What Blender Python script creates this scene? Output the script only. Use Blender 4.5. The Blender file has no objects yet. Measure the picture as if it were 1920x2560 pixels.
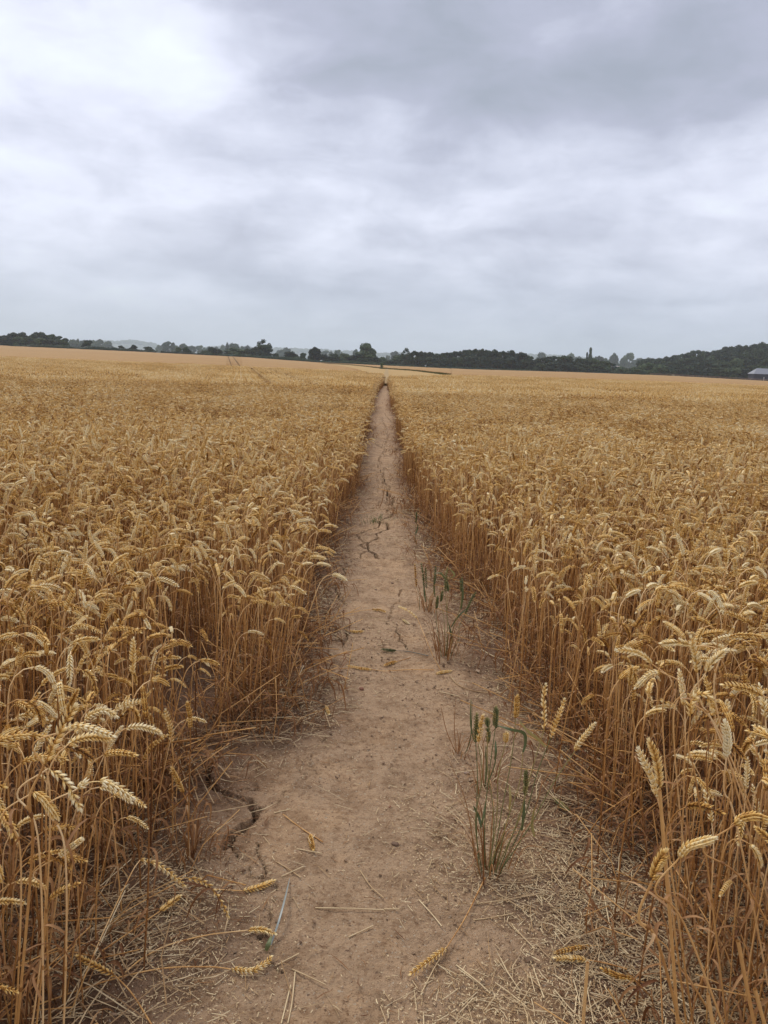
import bpy, math, random
import numpy as np
from mathutils import Vector, Matrix, Euler

# ------------------------------------------------------------------ camera, sky, sun, exposure
R = math.radians
rng = np.random.default_rng(7)
random.seed(7)
SC = bpy.context.scene
COL = SC.collection
CAM_H, PITCH, ROLL, FOC = 1.5, R(10.75), R(2.0), 1923.0      # focal length in pixels of the 1920 x 2560 photograph
cam_d = bpy.data.cameras.new('camera')
cam = bpy.data.objects.new('camera', cam_d); COL.objects.link(cam)
CAMROT = Matrix.Rotation(math.pi/2 - PITCH, 3, 'X') @ Matrix.Rotation(ROLL, 3, 'Z')
cam.location = (0.0, 0.0, CAM_H)
cam.rotation_euler = CAMROT.to_euler()
cam_d.sensor_fit = 'VERTICAL'; cam_d.sensor_height = 36.0; cam_d.lens = 36.0*FOC/2560
cam_d.clip_start = 0.05; cam_d.clip_end = 9000
SC.camera = cam
SC.view_settings.view_transform = 'Standard'; SC.view_settings.look = 'None'
SC.view_settings.exposure = 0.24; SC.view_settings.gamma = 1.0
SC.render.resolution_x = 768; SC.render.resolution_y = 1024
cy = SC.cycles
cy.max_bounces = 6; cy.diffuse_bounces = 2; cy.glossy_bounces = 2; cy.transmission_bounces = 2
cy.volume_bounces = 1; cy.transparent_max_bounces = 8

def ray(px, py):
    v = CAMROT @ Vector(((px-960)/FOC, -(py-1280)/FOC, -1.0))
    return v
def at(px, py, z=0.0):                                       # where the line of sight meets height z
    v = ray(px, py); t = (z-CAM_H)/v.z
    return Vector((v.x*t, v.y*t, z))
def atd(dx, dy, z=0.0):                                      # the same for points read in the 1659-wide view
    return at(dx*1920/1659, dy*1920/1659, z)
def far(px, py, D):                                          # point at depth D
    v = ray(px, py); t = D/v.y
    return Vector((v.x*t, D, CAM_H+v.z*t))

SUN_EL, SUN_AZ = R(46), R(-32)                               # azimuth from straight ahead, minus = to the left
sd = bpy.data.lights.new('sun', 'SUN'); sd.energy = 1.5; sd.angle = R(13); sd.color = (1.0, 0.955, 0.88)
sun = bpy.data.objects.new('sun', sd); COL.objects.link(sun)
sdir = Vector((math.sin(SUN_AZ)*math.cos(SUN_EL), math.cos(SUN_AZ)*math.cos(SUN_EL), math.sin(SUN_EL)))
sun.rotation_euler = sdir.to_track_quat('Z', 'Y').to_euler()

def make_world():
    w = bpy.data.worlds.new('World'); SC.world = w; w.use_nodes = True
    nt = w.node_tree; N = nt.nodes; L = nt.links; N.clear()
    out = N.new('ShaderNodeOutputWorld'); bg = N.new('ShaderNodeBackground')
    L.new(bg.outputs[0], out.inputs[0])
    def math_(op, a, b=None, clamp=False):
        n = N.new('ShaderNodeMath'); n.operation = op; n.use_clamp = clamp
        for i, v in enumerate((a, b)):
            if v is None: continue
            if isinstance(v, (int, float)): n.inputs[i].default_value = v
            else: L.new(v, n.inputs[i])
        return n.outputs[0]
    def vm(op, a, b=None):
        n = N.new('ShaderNodeVectorMath'); n.operation = op
        for i, v in enumerate((a, b)):
            if v is None: continue
            if isinstance(v, tuple): n.inputs[i].default_value = v
            else: L.new(v, n.inputs[i])
        return n
    tc = N.new('ShaderNodeTexCoord')
    D = vm('NORMALIZE', tc.outputs['Generated']).outputs[0]
    sep = N.new('ShaderNodeSeparateXYZ'); L.new(D, sep.inputs[0])
    zc = math_('MAXIMUM', sep.outputs[2], 0.0)
    # cloud cells seen from below: wide and shallow, shrinking towards the horizon
    zz = math_('ADD', zc, 0.42)
    comb = N.new('ShaderNodeCombineXYZ')
    L.new(math_('DIVIDE', sep.outputs[0], zz), comb.inputs[0]); L.new(math_('DIVIDE', sep.outputs[1], zz), comb.inputs[1])
    L.new(math_('MULTIPLY', math_('POWER', zc, 0.75), 3.6), comb.inputs[2])
    def noise(vec, scale, det, rough, off, dist=0.0):
        m = vm('ADD', vec, off).outputs[0]
        n = N.new('ShaderNodeTexNoise'); n.inputs['Scale'].default_value = scale
        n.inputs['Detail'].default_value = det; n.inputs['Roughness'].default_value = rough
        n.inputs['Distortion'].default_value = dist
        L.new(m, n.inputs['Vector']); return n
    n1 = noise(comb.outputs[0], 1.7, 4, 0.42, (3.1, 7.7, 0.3), 0.25)
    n2 = noise(comb.outputs[0], 4.6, 5, 0.48, (1.4, 2.9, 5.0), 0.35)
    nw = noise(comb.outputs[0], 2.6, 4, 0.50, (9.1, 0.7, 2.0))
    wv = vm('SUBTRACT', nw.outputs['Color'], (0.5, 0.5, 0.5)).outputs[0]
    ws = N.new('ShaderNodeVectorMath'); ws.operation = 'SCALE'; L.new(wv, ws.inputs[0]); ws.inputs['Scale'].default_value = 0.13
    DW = vm('ADD', D, ws.outputs[0]).outputs[0]
    # cloud masses in sky directions (x, y in the 1659-wide view, half sizes, strength)
    masses = [(120, 60, 200, 120, .20), (430, 60, 110, 110, .17), (80, 170, 260, 120, .13), (300, 170, 220, 120, .09), (560, 200, 160, 120, .05),
              (1080, 60, 480, 190, -.19), (760, 120, 220, 150, -.09), (1520, 110, 300, 170, -.15), (1150, 230, 300, 80, -.08),
              (120, 330, 310, 95, -.13), (540, 290, 200, 90, -.06), (930, 365, 260, 75, -.10), (500, 510, 200, 60, -.13),
              (930, 500, 190, 52, -.10), (1380, 320, 130, 90, -.05), (1590, 500, 180, 50, -.08), (1330, 480, 160, 40, -.05),
              (370, 455, 75, 75, .08), (1000, 435, 130, 34, .12), (1290, 285, 130, 60, .09), (1610, 350, 130, 100, .11),
              (1470, 440, 110, 60, .09), (650, 430, 200, 70, .06), (740, 270, 170, 60, .05), (1120, 540, 120, 50, .06),
              (560, 610, 420, 34, -.06), (1300, 620, 420, 34, -.05), (60, 480, 170, 55, .04), (800, 560, 260, 24, .05)]
    acc = None
    for (x, y, rx, ry, a) in masses:
        c = ray(x*1920/1659, y*1920/1659).normalized()
        right = Vector((0, 0, 1)).cross(c).normalized(); up = c.cross(right).normalized()
        k = 1.157/FOC
        df = vm('SUBTRACT', DW, tuple(c)).outputs[0]
        dx = vm('DOT_PRODUCT', df, tuple(right/(rx*k))).outputs['Value']
        dy = vm('DOT_PRODUCT', df, tuple(up/(ry*k))).outputs['Value']
        r2 = math_('ADD', math_('MULTIPLY', dx, dx), math_('MULTIPLY', dy, dy))
        g = math_('EXPONENT', math_('MULTIPLY', r2, -0.9))
        fw = math_('MULTIPLY', g, a*(1.75 if a < 0 else 1.2))
        acc = fw if acc is None else math_('ADD', acc, fw)
    t = math_('ADD', math_('MULTIPLY', math_('SUBTRACT', n1.outputs[0], 0.5), 0.85), 0.67)
    dv = vm('MULTIPLY', DW, (1.0, 1.0, 1.7)).outputs[0]
    n3 = noise(dv, 7.5, 7, 0.55, (2.2, 4.4, 1.0), 0.2)
    t = math_('ADD', t, math_('MULTIPLY', math_('SUBTRACT', n3.outputs[0], 0.5), 0.85))
    t = math_('ADD', t, math_('MULTIPLY', math_('SUBTRACT', n2.outputs[0], 0.5), 0.55))
    hi = N.new('ShaderNodeMapRange'); hi.interpolation_type = 'SMOOTHSTEP'
    L.new(zc, hi.inputs[0]); hi.inputs[1].default_value = 0.02; hi.inputs[2].default_value = 0.22
    hi.inputs[3].default_value = 0.8; hi.inputs[4].default_value = 1.0
    t = math_('ADD', math_('MULTIPLY', math_('SUBTRACT', t, 0.5), hi.outputs[0]), 0.5)
    t = math_('ADD', t, acc, True)
    ramp = N.new('ShaderNodeValToRGB'); L.new(t, ramp.inputs[0])
    e = ramp.color_ramp.elements
    e[0].position = 0.0; e[0].color = (0.33, 0.36, 0.43, 1)
    e[1].position = 1.0; e[1].color = (0.86, 0.92, 0.96, 1)
    for p, c in ((0.3, (0.43, 0.45, 0.555, 1)), (0.5, (0.575, 0.60, 0.715, 1)), (0.72, (0.74, 0.765, 0.89, 1))):
        q = e.new(p); q.color = c
    low = N.new('ShaderNodeMapRange'); low.interpolation_type = 'SMOOTHSTEP'
    L.new(zc, low.inputs[0]); low.inputs[1].default_value = -0.02; low.inputs[2].default_value = 0.16
    low.inputs[3].default_value = 0.78; low.inputs[4].default_value = 0.0
    mx = N.new('ShaderNodeMix'); mx.data_type = 'RGBA'
    L.new(low.outputs[0], mx.inputs[0]); L.new(ramp.outputs[0], mx.inputs[6]); mx.inputs[7].default_value = (0.29, 0.365, 0.50, 1)
    sky = N.new('ShaderNodeTexSky'); sky.sky_type = 'NISHITA'; sky.sun_disc = False
    sky.sun_elevation = SUN_EL; sky.sun_rotation = SUN_AZ
    sk = vm('MULTIPLY', sky.outputs[0], (0.1, 0.1, 0.1)).outputs[0]
    m2 = N.new('ShaderNodeMix'); m2.data_type = 'RGBA'; m2.inputs[0].default_value = 0.90
    L.new(sk, m2.inputs[6]); L.new(mx.outputs[2], m2.inputs[7])
    L.new(m2.outputs[2], bg.inputs[0]); bg.inputs[1].default_value = 1.0
make_world()

# ------------------------------------------------------------------ helpers
def tag(o, label=None, cat=None, group=None, kind=None):
    if label: o['label'] = label
    if cat: o['category'] = cat
    if group: o['group'] = group
    if kind: o['kind'] = kind
    return o
def empty(name, loc=(0, 0, 0), rz=0.0):
    o = bpy.data.objects.new(name, None); COL.objects.link(o)
    o.location = loc; o.rotation_euler = (0, 0, rz); o.empty_display_size = 0.05
    return o
class Geo:
    def __init__(s): s.v = []; s.f = []; s.t = []; s.n = 0
    def add(s, v, f, t=0.5):
        v = np.asarray(v, float).reshape(-1, 3)
        if isinstance(f, np.ndarray): f = [f]
        for a in f: s.f.append(np.asarray(a, int)+s.n)
        s.v.append(v); s.t.append(np.broadcast_to(np.asarray(t, float), (len(v),)).copy()); s.n += len(v)
        return s
    def arrays(s):
        return np.concatenate(s.v), s.f, np.concatenate(s.t)
    def merge(s, g, M=None, off=(0, 0, 0), dt=0.0):
        v, f, t = g.arrays()
        if M is not None: v = v @ np.asarray(M).T
        s.add(v+np.asarray(off), f, np.clip(t+dt, 0, 1)); return s
    def mesh(s, name, mat, smooth=True):
        v, fs, t = s.arrays()
        me = bpy.data.meshes.new(name)
        me.vertices.add(len(v)); me.vertices.foreach_set('co', v.astype(np.float32).ravel())
        li = np.concatenate([a.ravel() for a in fs]).astype(np.int32)
        tot = np.concatenate([np.full(len(a), a.shape[1]) for a in fs]).astype(np.int32)
        me.loops.add(len(li)); me.loops.foreach_set('vertex_index', li)
        me.polygons.add(len(tot))
        me.polygons.foreach_set('loop_start', np.concatenate([[0], np.cumsum(tot)[:-1]]).astype(np.int32))
        me.polygons.foreach_set('use_smooth', np.full(len(tot), smooth))
        me.update(calc_edges=True)
        at_ = me.attributes.new('tint', 'FLOAT', 'POINT'); at_.data.foreach_set('value', t.astype(np.float32))
        me.materials.append(mat)
        return me
    def obj(s, name, mat, parent=None, smooth=True, link=True):
        o = bpy.data.objects.new(name, s.mesh(name, mat, smooth))
        if link: COL.objects.link(o)
        if parent: o.parent = parent
        return o

def grid_faces(nu, nv, wrap=False):
    """quads of an nu x nv vertex grid (row-major, v fastest); wrap closes v"""
    i = np.arange(nu-1)[:, None]; j = np.arange(nv if wrap else nv-1)[None, :]
    j2 = (j+1) % nv
    return np.stack([i*nv+j, i*nv+j2, (i+1)*nv+j2, (i+1)*nv+j], -1).reshape(-1, 4)
def frames(P):
    P = np.asarray(P, float)
    T = np.gradient(P, axis=0); T /= np.linalg.norm(T, axis=1)[:, None]+1e-12
    a = np.array([1.0, 0, 0]) if abs(T[0, 0]) < .8 else np.array([0, 1.0, 0])
    S = np.zeros_like(P)
    for i in range(len(P)):
        s = a-T[i]*np.dot(a, T[i]); s /= np.linalg.norm(s)+1e-12
        S[i] = s; a = s
    return P, T, S, np.cross(T, S)
def tube(g, P, rad, sides=4, t=0.5):
    P, T, S, B = frames(P)
    rad = np.broadcast_to(np.asarray(rad, float), (len(P),))
    an = np.arange(sides)*2*np.pi/sides
    V = P[:, None]+rad[:, None, None]*(np.cos(an)[None, :, None]*S[:, None]+np.sin(an)[None, :, None]*B[:, None])
    tt = np.repeat(np.broadcast_to(np.asarray(t, float), (len(P),)), sides)
    return g.add(V.reshape(-1, 3), grid_faces(len(P), sides, True), tt)
def strip(g, P, W, side, t=0.5, cup=0.0):
    """leaf blade: three verts across"""
    P, T, S, B = frames(P); side = np.asarray(side, float)
    side = side-T*(T @ side)[:, None]; side /= np.linalg.norm(side, axis=1)[:, None]+1e-9
    nrm = np.cross(T, side); W = np.asarray(W)[:, None]
    V = np.stack([P-side*W, P-nrm*W*cup, P+side*W], 1)
    return g.add(V.reshape(-1, 3), grid_faces(len(P), 3), np.repeat(np.broadcast_to(t, (len(P),)), 3))
def box(g, c, s, rz=0.0, t=0.5):
    x, y, z = np.array(s)/2
    v = np.array([(a*x, b*y, k*z) for a in (-1, 1) for b in (-1, 1) for k in (-1, 1)])
    cc, ss = math.cos(rz), math.sin(rz)
    v = v @ np.array([[cc, ss, 0], [-ss, cc, 0], [0, 0, 1]])+np.array(c)
    f = np.array([(0, 1, 3, 2), (4, 6, 7, 5), (0, 4, 5, 1), (2, 3, 7, 6), (0, 2, 6, 4), (1, 5, 7, 3)])
    return g.add(v, f, t)

def vnoise(x, y, seed=0):
    """smooth value noise, numpy"""
    x = np.asarray(x, float); y = np.asarray(y, float)
    xi = np.floor(x).astype(np.int64); yi = np.floor(y).astype(np.int64)
    fx = x-xi; fy = y-yi; fx = fx*fx*(3-2*fx); fy = fy*fy*(3-2*fy)
    def h(a, b):
        n = (a*374761393+b*668265263+seed*974711) & 0xffffffff
        n = ((n ^ (n >> 13))*1274126177) & 0xffffffff
        return ((n ^ (n >> 16)) & 0xffff)/65535.0
    return (h(xi, yi)*(1-fx)+h(xi+1, yi)*fx)*(1-fy)+(h(xi, yi+1)*(1-fx)+h(xi+1, yi+1)*fx)*fy
def fbm(x, y, o, seed=0):
    s = 0; a = 1; w = 0
    for k in range(o):
        s = s+a*vnoise(x*2**k, y*2**k, seed+k*17); w += a; a *= .5
    return s/w-0.5

# ------------------------------------------------------------------ materials
def mat(name, stops, rough=0.6, noise=None, bump=None, rnd=0.0, spec=0.3, trans=0.0, attr='tint', coord='Object', loc=None):
    m = bpy.data.materials.new(name); m.use_nodes = True
    nt = m.node_tree; N = nt.nodes; L = nt.links
    b = N['Principled BSDF']; b.inputs['Roughness'].default_value = rough
    b.inputs['Specular IOR Level'].default_value = spec
    r = N.new('ShaderNodeValToRGB'); e = r.color_ramp.elements
    e[0].position = stops[0][0]; e[0].color = (*stops[0][1], 1); e[1].position = stops[-1][0]; e[1].color = (*stops[-1][1], 1)
    for p, c in stops[1:-1]:
        q = e.new(p); q.color = (*c, 1)
    a = N.new('ShaderNodeAttribute'); a.attribute_name = attr
    fac = a.outputs['Fac']
    def mth(op, x, y):
        n = N.new('ShaderNodeMath'); n.operation = op
        for i, v in enumerate((x, y)):
            if isinstance(v, (int, float)): n.inputs[i].default_value = v
            else: L.new(v, n.inputs[i])
        return n.outputs[0]
    tc = N.new('ShaderNodeTexCoord')
    if noise:
        for sc_, amt, det in noise:
            n = N.new('ShaderNodeTexNoise'); n.inputs['Scale'].default_value = sc_; n.inputs['Detail'].default_value = det
            L.new(tc.outputs[coord], n.inputs['Vector'])
            fac = mth('ADD', fac, mth('MULTIPLY', mth('SUBTRACT', n.outputs[0], 0.5), amt))
    if loc:
        oi = N.new('ShaderNodeObjectInfo'); n = N.new('ShaderNodeTexNoise'); n.inputs['Scale'].default_value = loc[0]; n.inputs['Detail'].default_value = 3
        L.new(oi.outputs['Location'], n.inputs['Vector']); fac = mth('ADD', fac, mth('MULTIPLY', mth('SUBTRACT', n.outputs[0], 0.5), loc[1]))
    if rnd:
        oi = N.new('ShaderNodeObjectInfo')
        fac = mth('ADD', fac, mth('MULTIPLY', mth('SUBTRACT', oi.outputs['Random'], 0.5), rnd))
    L.new(fac, r.inputs[0]); L.new(r.outputs[0], b.inputs['Base Color'])
    if bump:
        n = N.new('ShaderNodeTexNoise'); n.inputs['Scale'].default_value = bump[0]; n.inputs['Detail'].default_value = 4
        L.new(tc.outputs[coord], n.inputs['Vector'])
        bp = N.new('ShaderNodeBump'); bp.inputs['Strength'].default_value = bump[1]; bp.inputs['Distance'].default_value = bump[2]
        L.new(n.outputs[0], bp.inputs['Height']); L.new(bp.outputs[0], b.inputs['Normal'])
    if trans:
        t = N.new('ShaderNodeBsdfTranslucent'); L.new(r.outputs[0], t.inputs[0])
        mx = N.new('ShaderNodeMixShader'); mx.inputs[0].default_value = trans
        L.new(b.outputs[0], mx.inputs[1]); L.new(t.outputs[0], mx.inputs[2])
        L.new(mx.outputs[0], N['Material Output'].inputs[0])
    return m
M_STRAW = mat('ripe_straw', [(0, (.15, .055, .016)), (.35, (.43, .20, .056)), (.6, (.69, .39, .135)), (1, (.88, .62, .32))], .55, noise=[(60, .22, 2)], rnd=.26, loc=(.35, .28))
M_EAR = mat('ripe_ear', [(0, (.13, .046, .009)), (.28, (.45, .205, .036)), (.52, (.79, .475, .125)), (.82, (.92, .70, .335)), (1, (.95, .80, .49))], .6, noise=[(90, .30, 2)], rnd=.30, loc=(.35, .28))
M_LEAF = mat('dry_leaf', [(0, (.16, .062, .022)), (.5, (.42, .215, .085)), (1, (.74, .53, .29))], .7, noise=[(40, .4, 2)], rnd=.3, trans=.25)
M_GREEN = mat('green_blade', [(0, (.10, .125, .055)), (.35, (.16, .185, .075)), (.6, (.30, .27, .10)), (1, (.55, .39, .14))], .5, noise=[(30, .2, 2)], trans=.15)
M_CHAFF = mat('chaff', [(0, (.16, .080, .04)), (.4, (.42, .26, .12)), (1, (.80, .64, .38))], .7, noise=[(30, .15, 2)])
M_CANOPY = mat('wheat_canopy', [(0, (.26, .140, .048)), (.5, (.40, .238, .098)), (1, (.50, .325, .150))], .9, noise=[(.6, .5, 6), (.02, .35, 3), (3.0, .5, 3)], bump=(4.0, .8, .15), spec=.1)
M_STUB = mat('stubble', [(0, (.40, .25, .090)), (1, (.48, .315, .13))], .9, noise=[(.05, .6, 4)], spec=.1)
M_TRACK = mat('track', [(0, (.36, .24, .11)), (1, (.42, .29, .14))], .9, spec=.1)
M_GRASS = mat('rough_grass', [(0, (.045, .065, .022)), (1, (.13, .13, .045))], .8, noise=[(.3, .8, 3)], spec=.1)
M_BARK = mat('bark', [(0, (.05, .04, .03)), (1, (.12, .10, .075))], .9, noise=[(3, .8, 3)], bump=(6, .6, .05))
M_FOL = mat('foliage_dark', [(0, (.008, .020, .010)), (.5, (.022, .044, .017)), (1, (.060, .092, .030))], .7, noise=[(.35, .7, 3)], rnd=.7, spec=.2, trans=.1)
M_FOLL = mat('foliage_pale', [(0, (.03, .055, .022)), (.5, (.065, .10, .038)), (1, (.13, .17, .065))], .7, noise=[(.35, .7, 3)], rnd=.3, spec=.2, trans=.1)
M_WOOD = mat('weathered_wood', [(0, (.10, .055, .04)), (1, (.26, .17, .12))], .85, noise=[(4, .9, 3)])
M_ROOF = mat('sheet_roof', [(0, (.20, .21, .23)), (1, (.30, .31, .34))], .6, noise=[(1.2, .7, 3)])
M_DARKWALL = mat('dark_boards', [(0, (.018, .018, .03)), (1, (.045, .045, .065))], .7, noise=[(3, .7, 3)])
M_WHITE = mat('pale_render', [(0, (.55, .50, .42)), (1, (.72, .68, .60))], .8)
M_TILE = mat('roof_tile', [(0, (.42, .36, .30)), (1, (.55, .48, .42))], .8)
M_CLOD = mat('clod', [(0, (.12, .072, .045)), (1, (.26, .17, .11))], .95, noise=[(80, .8, 3)])
M_STONE = mat('red_stone', [(0, (.20, .085, .05)), (1, (.33, .16, .10))], .8, noise=[(60, .8, 3)])
M_PALESTONE = mat('pale_stone', [(0, (.36, .24, .17)), (1, (.52, .40, .30))], .8, noise=[(60, .8, 3)])
M_GREYFILM = mat('grey_blade', [(0, (.10, .11, .09)), (.5, (.20, .22, .19)), (1, (.38, .40, .37))], .35, noise=[(40, .3, 2)])

# ------------------------------------------------------------------ terrain
EDGE_D = 420.0
_e = [far(px, py, EDGE_D) for px, py in ((-400, 850), (0, 863), (30, 865), (320, 877.6), (620, 893), (780, 904.5), (955, 912.4), (1180, 923), (1420, 929.5), (1680, 939), (1920, 952), (2400, 975))]
EX = np.array([p.x for p in _e]); EZ = np.array([p.z for p in _e])-0.66
CROP = 0.66
def terrain(x, y):
    x = np.asarray(x, float); y = np.asarray(y, float)
    ye = np.clip(y, 30, None)
    xe = x*EDGE_D/np.maximum(ye, 60)
    ez = np.interp(xe, EX, EZ)
    r = np.clip((y-40)/(EDGE_D-40), 0, 1)**1.35
    z = ez*r
    z = z+17*np.exp(-((x-330)/120)**2-((y-650)/130)**2)*np.clip((y-430)/60, 0, 1)
    return z
def march(px, py, off):
    v = ray(px, py); t = 20.0
    for _ in range(6000):
        t *= 1.002
        if CAM_H+v.z*t <= float(terrain(v.x*t, v.y*t))+off or v.y*t > EDGE_D-3: break
    return Vector((v.x*t, v.y*t, float(terrain(v.x*t, v.y*t))))

# path edges, read from the photograph where the stems meet the soil
LE = [atd(*p) for p in ((60, 2212), (180, 2080), (270, 1900), (305, 1780), (340, 1690), (400, 1620), (575, 1572), (592, 1500), (622, 1370), (655, 1250), (695, 1150), (735, 1060), (765, 970), (783, 920), (800, 873))]
RE = [atd(*p) for p in ((1560, 2212), (1500, 2060), (1410, 1900), (1310, 1720), (1270, 1580), (1160, 1480), (1080, 1330), (995, 1235), (935, 1140), (905, 1050), (880, 970), (862, 910), (849, 870))]
LY = np.array([p.y for p in LE]); LX = np.array([p.x for p in LE]); RY = np.array([p.y for p in RE]); RX = np.array([p.x for p in RE])
def ragged(y, q): y = np.asarray(y, float); return (.16*fbm(y*.85, y*0+q, 3, 21)+.16*fbm(y*.22, y*0+q, 2, 22))*np.clip((y-2.6)/2, 0, 1)
def xl(y): return ragged(y, 3)+np.interp(y, LY, LX)+.05+.18*np.clip((np.asarray(y)-32)/28, 0, 1)
def xr(y): return ragged(y, 9)+np.interp(y, RY, RX)-.05-.18*np.clip((np.asarray(y)-32)/28, 0, 1)

Z1 = lambda x, y: (480+x/4.1475, 1800+y/4.1475)
Z5 = lambda x, y: (840+x/5.53, 1200+y/5.53)
Z7 = lambda x, y: (600+x/2.37, 1100+y/2.37)
CR = [([Z1(*p) for p in ((270, 310), (180, 400), (215, 450), (150, 520), (180, 600), (190, 670), (330, 715), (360, 750), (430, 745), (590, 790), (610, 850), (665, 900), (650, 980), (560, 1035), (500, 1095), (400, 1185), (360, 1280))], .019),
      ([Z1(*p) for p in ((400, 1270), (430, 1330), (480, 1410))], .005), ([Z1(*p) for p in ((660, 1250), (690, 1370), (760, 1500), (720, 1620), (745, 1700))], .0028),
      ([Z1(*p) for p in ((430, 700), (560, 680), (640, 690), (700, 640))], .003),
      ([Z5(*p) for p in ((700, 570), (725, 660), (700, 690), (560, 745), (580, 800), (490, 850), (430, 880), (455, 970), (545, 1020), (570, 1070), (610, 1080))], .012),
      ([Z5(*p) for p in ((640, 20), (700, 70), (770, 110))], .011), ([Z5(*p) for p in ((620, 130), (700, 150), (740, 190), (760, 225), (790, 250), (780, 340), (820, 400))], .013),
      ([Z7(*p) for p in ((665, 1080), (620, 1108), (637, 1140), (633, 1172), (600, 1185), (530, 1178), (450, 1186))], .0085),
      ([Z7(*p) for p in ((570, 865), (585, 930), (628, 965))], .008),
      ([(1010, 1105), (985, 1130), (960, 1120), (935, 1108)], .012), ([(950, 1010), (965, 1040), (985, 1060)], .012)]
CRW = []
def crack_walk(way, w, step, jit, seed, branch=.16):
    r = np.random.default_rng(seed); W = [np.array(atd(*p)[:2]) for p in way]; pts = [W[0]]
    for a, b in zip(W[:-1], W[1:]):
        n = max(2, int(np.linalg.norm(b-a)/step))
        for k in range(1, n+1):
            q = a+(b-a)*k/n+r.normal(0, jit, 2)*(k < n); pts.append(q)
            if r.random() < branch:
                d = r.normal(0, 1, 2)*[1, .7]; d /= np.linalg.norm(d); e = [q]
                for _ in range(int(r.integers(2, 6))): d = d+r.normal(0, .5, 2); d /= np.linalg.norm(d); e.append(e[-1]+d*step*.8)
                CRW.append((e, w*.45))
    CRW.append((pts, w))
crack_walk([(742, 1395), (700, 1330), (735, 1240), (790, 1190)], .0040, .07, .025, 1)
crack_walk([(815, 1200), (775, 1160), (850, 1110), (835, 1060), (822, 1000), (838, 940), (825, 900)], .0085, .12, .035, 2)
crack_walk([(700, 1250), (640, 1330), (690, 1400), (680, 1500)], .0028, .06, .02, 3)
crack_walk([(560, 1750), (640, 1690), (700, 1600), (690, 1520)], .0012, .05, .02, 4)
crack_walk([(540, 1860), (600, 1930), (560, 2020), (620, 2100)], .0014, .05, .02, 5)
crack_walk([(430, 1700), (500, 1660), (560, 1640)], .0014, .04, .014, 6)
crack_walk([(880, 1400), (840, 1330), (870, 1270)], .003, .06, .02, 7)
def crack_depth(x, y):
    d = np.zeros_like(x)
    wig = (vnoise(x*30, y*30, 5)-.5)*.014+(vnoise(x*90, y*90, 6)-.5)*.006
    wx = x+wig; wy = y+(vnoise(x*30, y*30, 9)-.5)*.014+(vnoise(x*90, y*90, 8)-.5)*.006
    for pts, w in [([at(*p)[:2] for p in q], w) for q, w in CR]+CRW:
        P = np.array([tuple(p) for p in pts])
        m = (x > P[:, 0].min()-.1) & (x < P[:, 0].max()+.1) & (y > P[:, 1].min()-.1) & (y < P[:, 1].max()+.1)
        if not m.any(): continue
        px, py = wx[m], wy[m]; best = np.full(px.shape, 9.0)
        for k in range(len(P)-1):
            a, b = P[k], P[k+1]; ab = b-a
            t = np.clip(((px-a[0])*ab[0]+(py-a[1])*ab[1])/(ab @ ab), 0, 1)
            taper = 1.0
            dd = np.hypot(px-a[0]-t*ab[0], py-a[1]-t*ab[1])
            best = np.minimum(best, dd)
        ww = w*np.clip(1.6*vnoise(x[m]*17, y[m]*17, 31), .38, 1.3)*.95
        s = np.clip(1-(best-ww*.55)/(ww*.3+.0015), 0, 1)
        d[m] = np.maximum(d[m], s*s*(3-2*s)*np.minimum(.14, w*13))
        # edges lift a little
        d[m] -= .0035*np.exp(-((best-ww*2.2)/(ww*1.4))**2)
    return d
def relief(x, y):
    x = np.asarray(x, float); y = np.asarray(y, float)
    c = (xl(y)+xr(y))/2; hw = (xr(y)-xl(y))/2
    e = np.clip(np.abs(x-c)/hw, 0, 1.2)
    amp = .35+.9*np.clip((e-.45)/.4, 0, 1)
    z = fbm(x*3.1, y*3.1, 3, 3)*.030*amp+fbm(x*14, y*14, 3, 11)*.013*amp+fbm(x*60, y*60, 3, 23)*.0085*(.75+.5*amp)
    z = z+.012*np.clip((e-.6)/.5, 0, 1)
    near = y < 22
    if np.any(near):
        f = np.abs(fbm(x*5.5+fbm(x*19, y*19, 2, 4)*.35, y*5.5, 3, 91)); mk = np.clip(fbm(x*1.7, y*1.7, 2, 92)*5, 0, 1)
        z = z-.010*np.clip(1-f/.010, 0, 1)*mk*near
        pit = np.clip(fbm(x*26, y*26, 2, 93)*5-1.15, 0, 1); z = z-.005*pit*near
        lump = np.clip(fbm(x*42, y*42, 2, 94)*5-.95, 0, 1); z = z+.0055*lump*near*(.5+amp)
        foot = fbm(x*2.2, y*1.5, 2, 95); z = z-.014*np.clip(np.abs(foot)*6-.4, 0, 1)*near
    fade = np.clip((80-y)/40, 0, 1)
    return z*fade
def gz(x, y): return terrain(x, y)+relief(x, y)
def gpt(p, dz=0.0): return Vector((p.x, p.y, float(gz(p.x, p.y))+dz))

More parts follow.
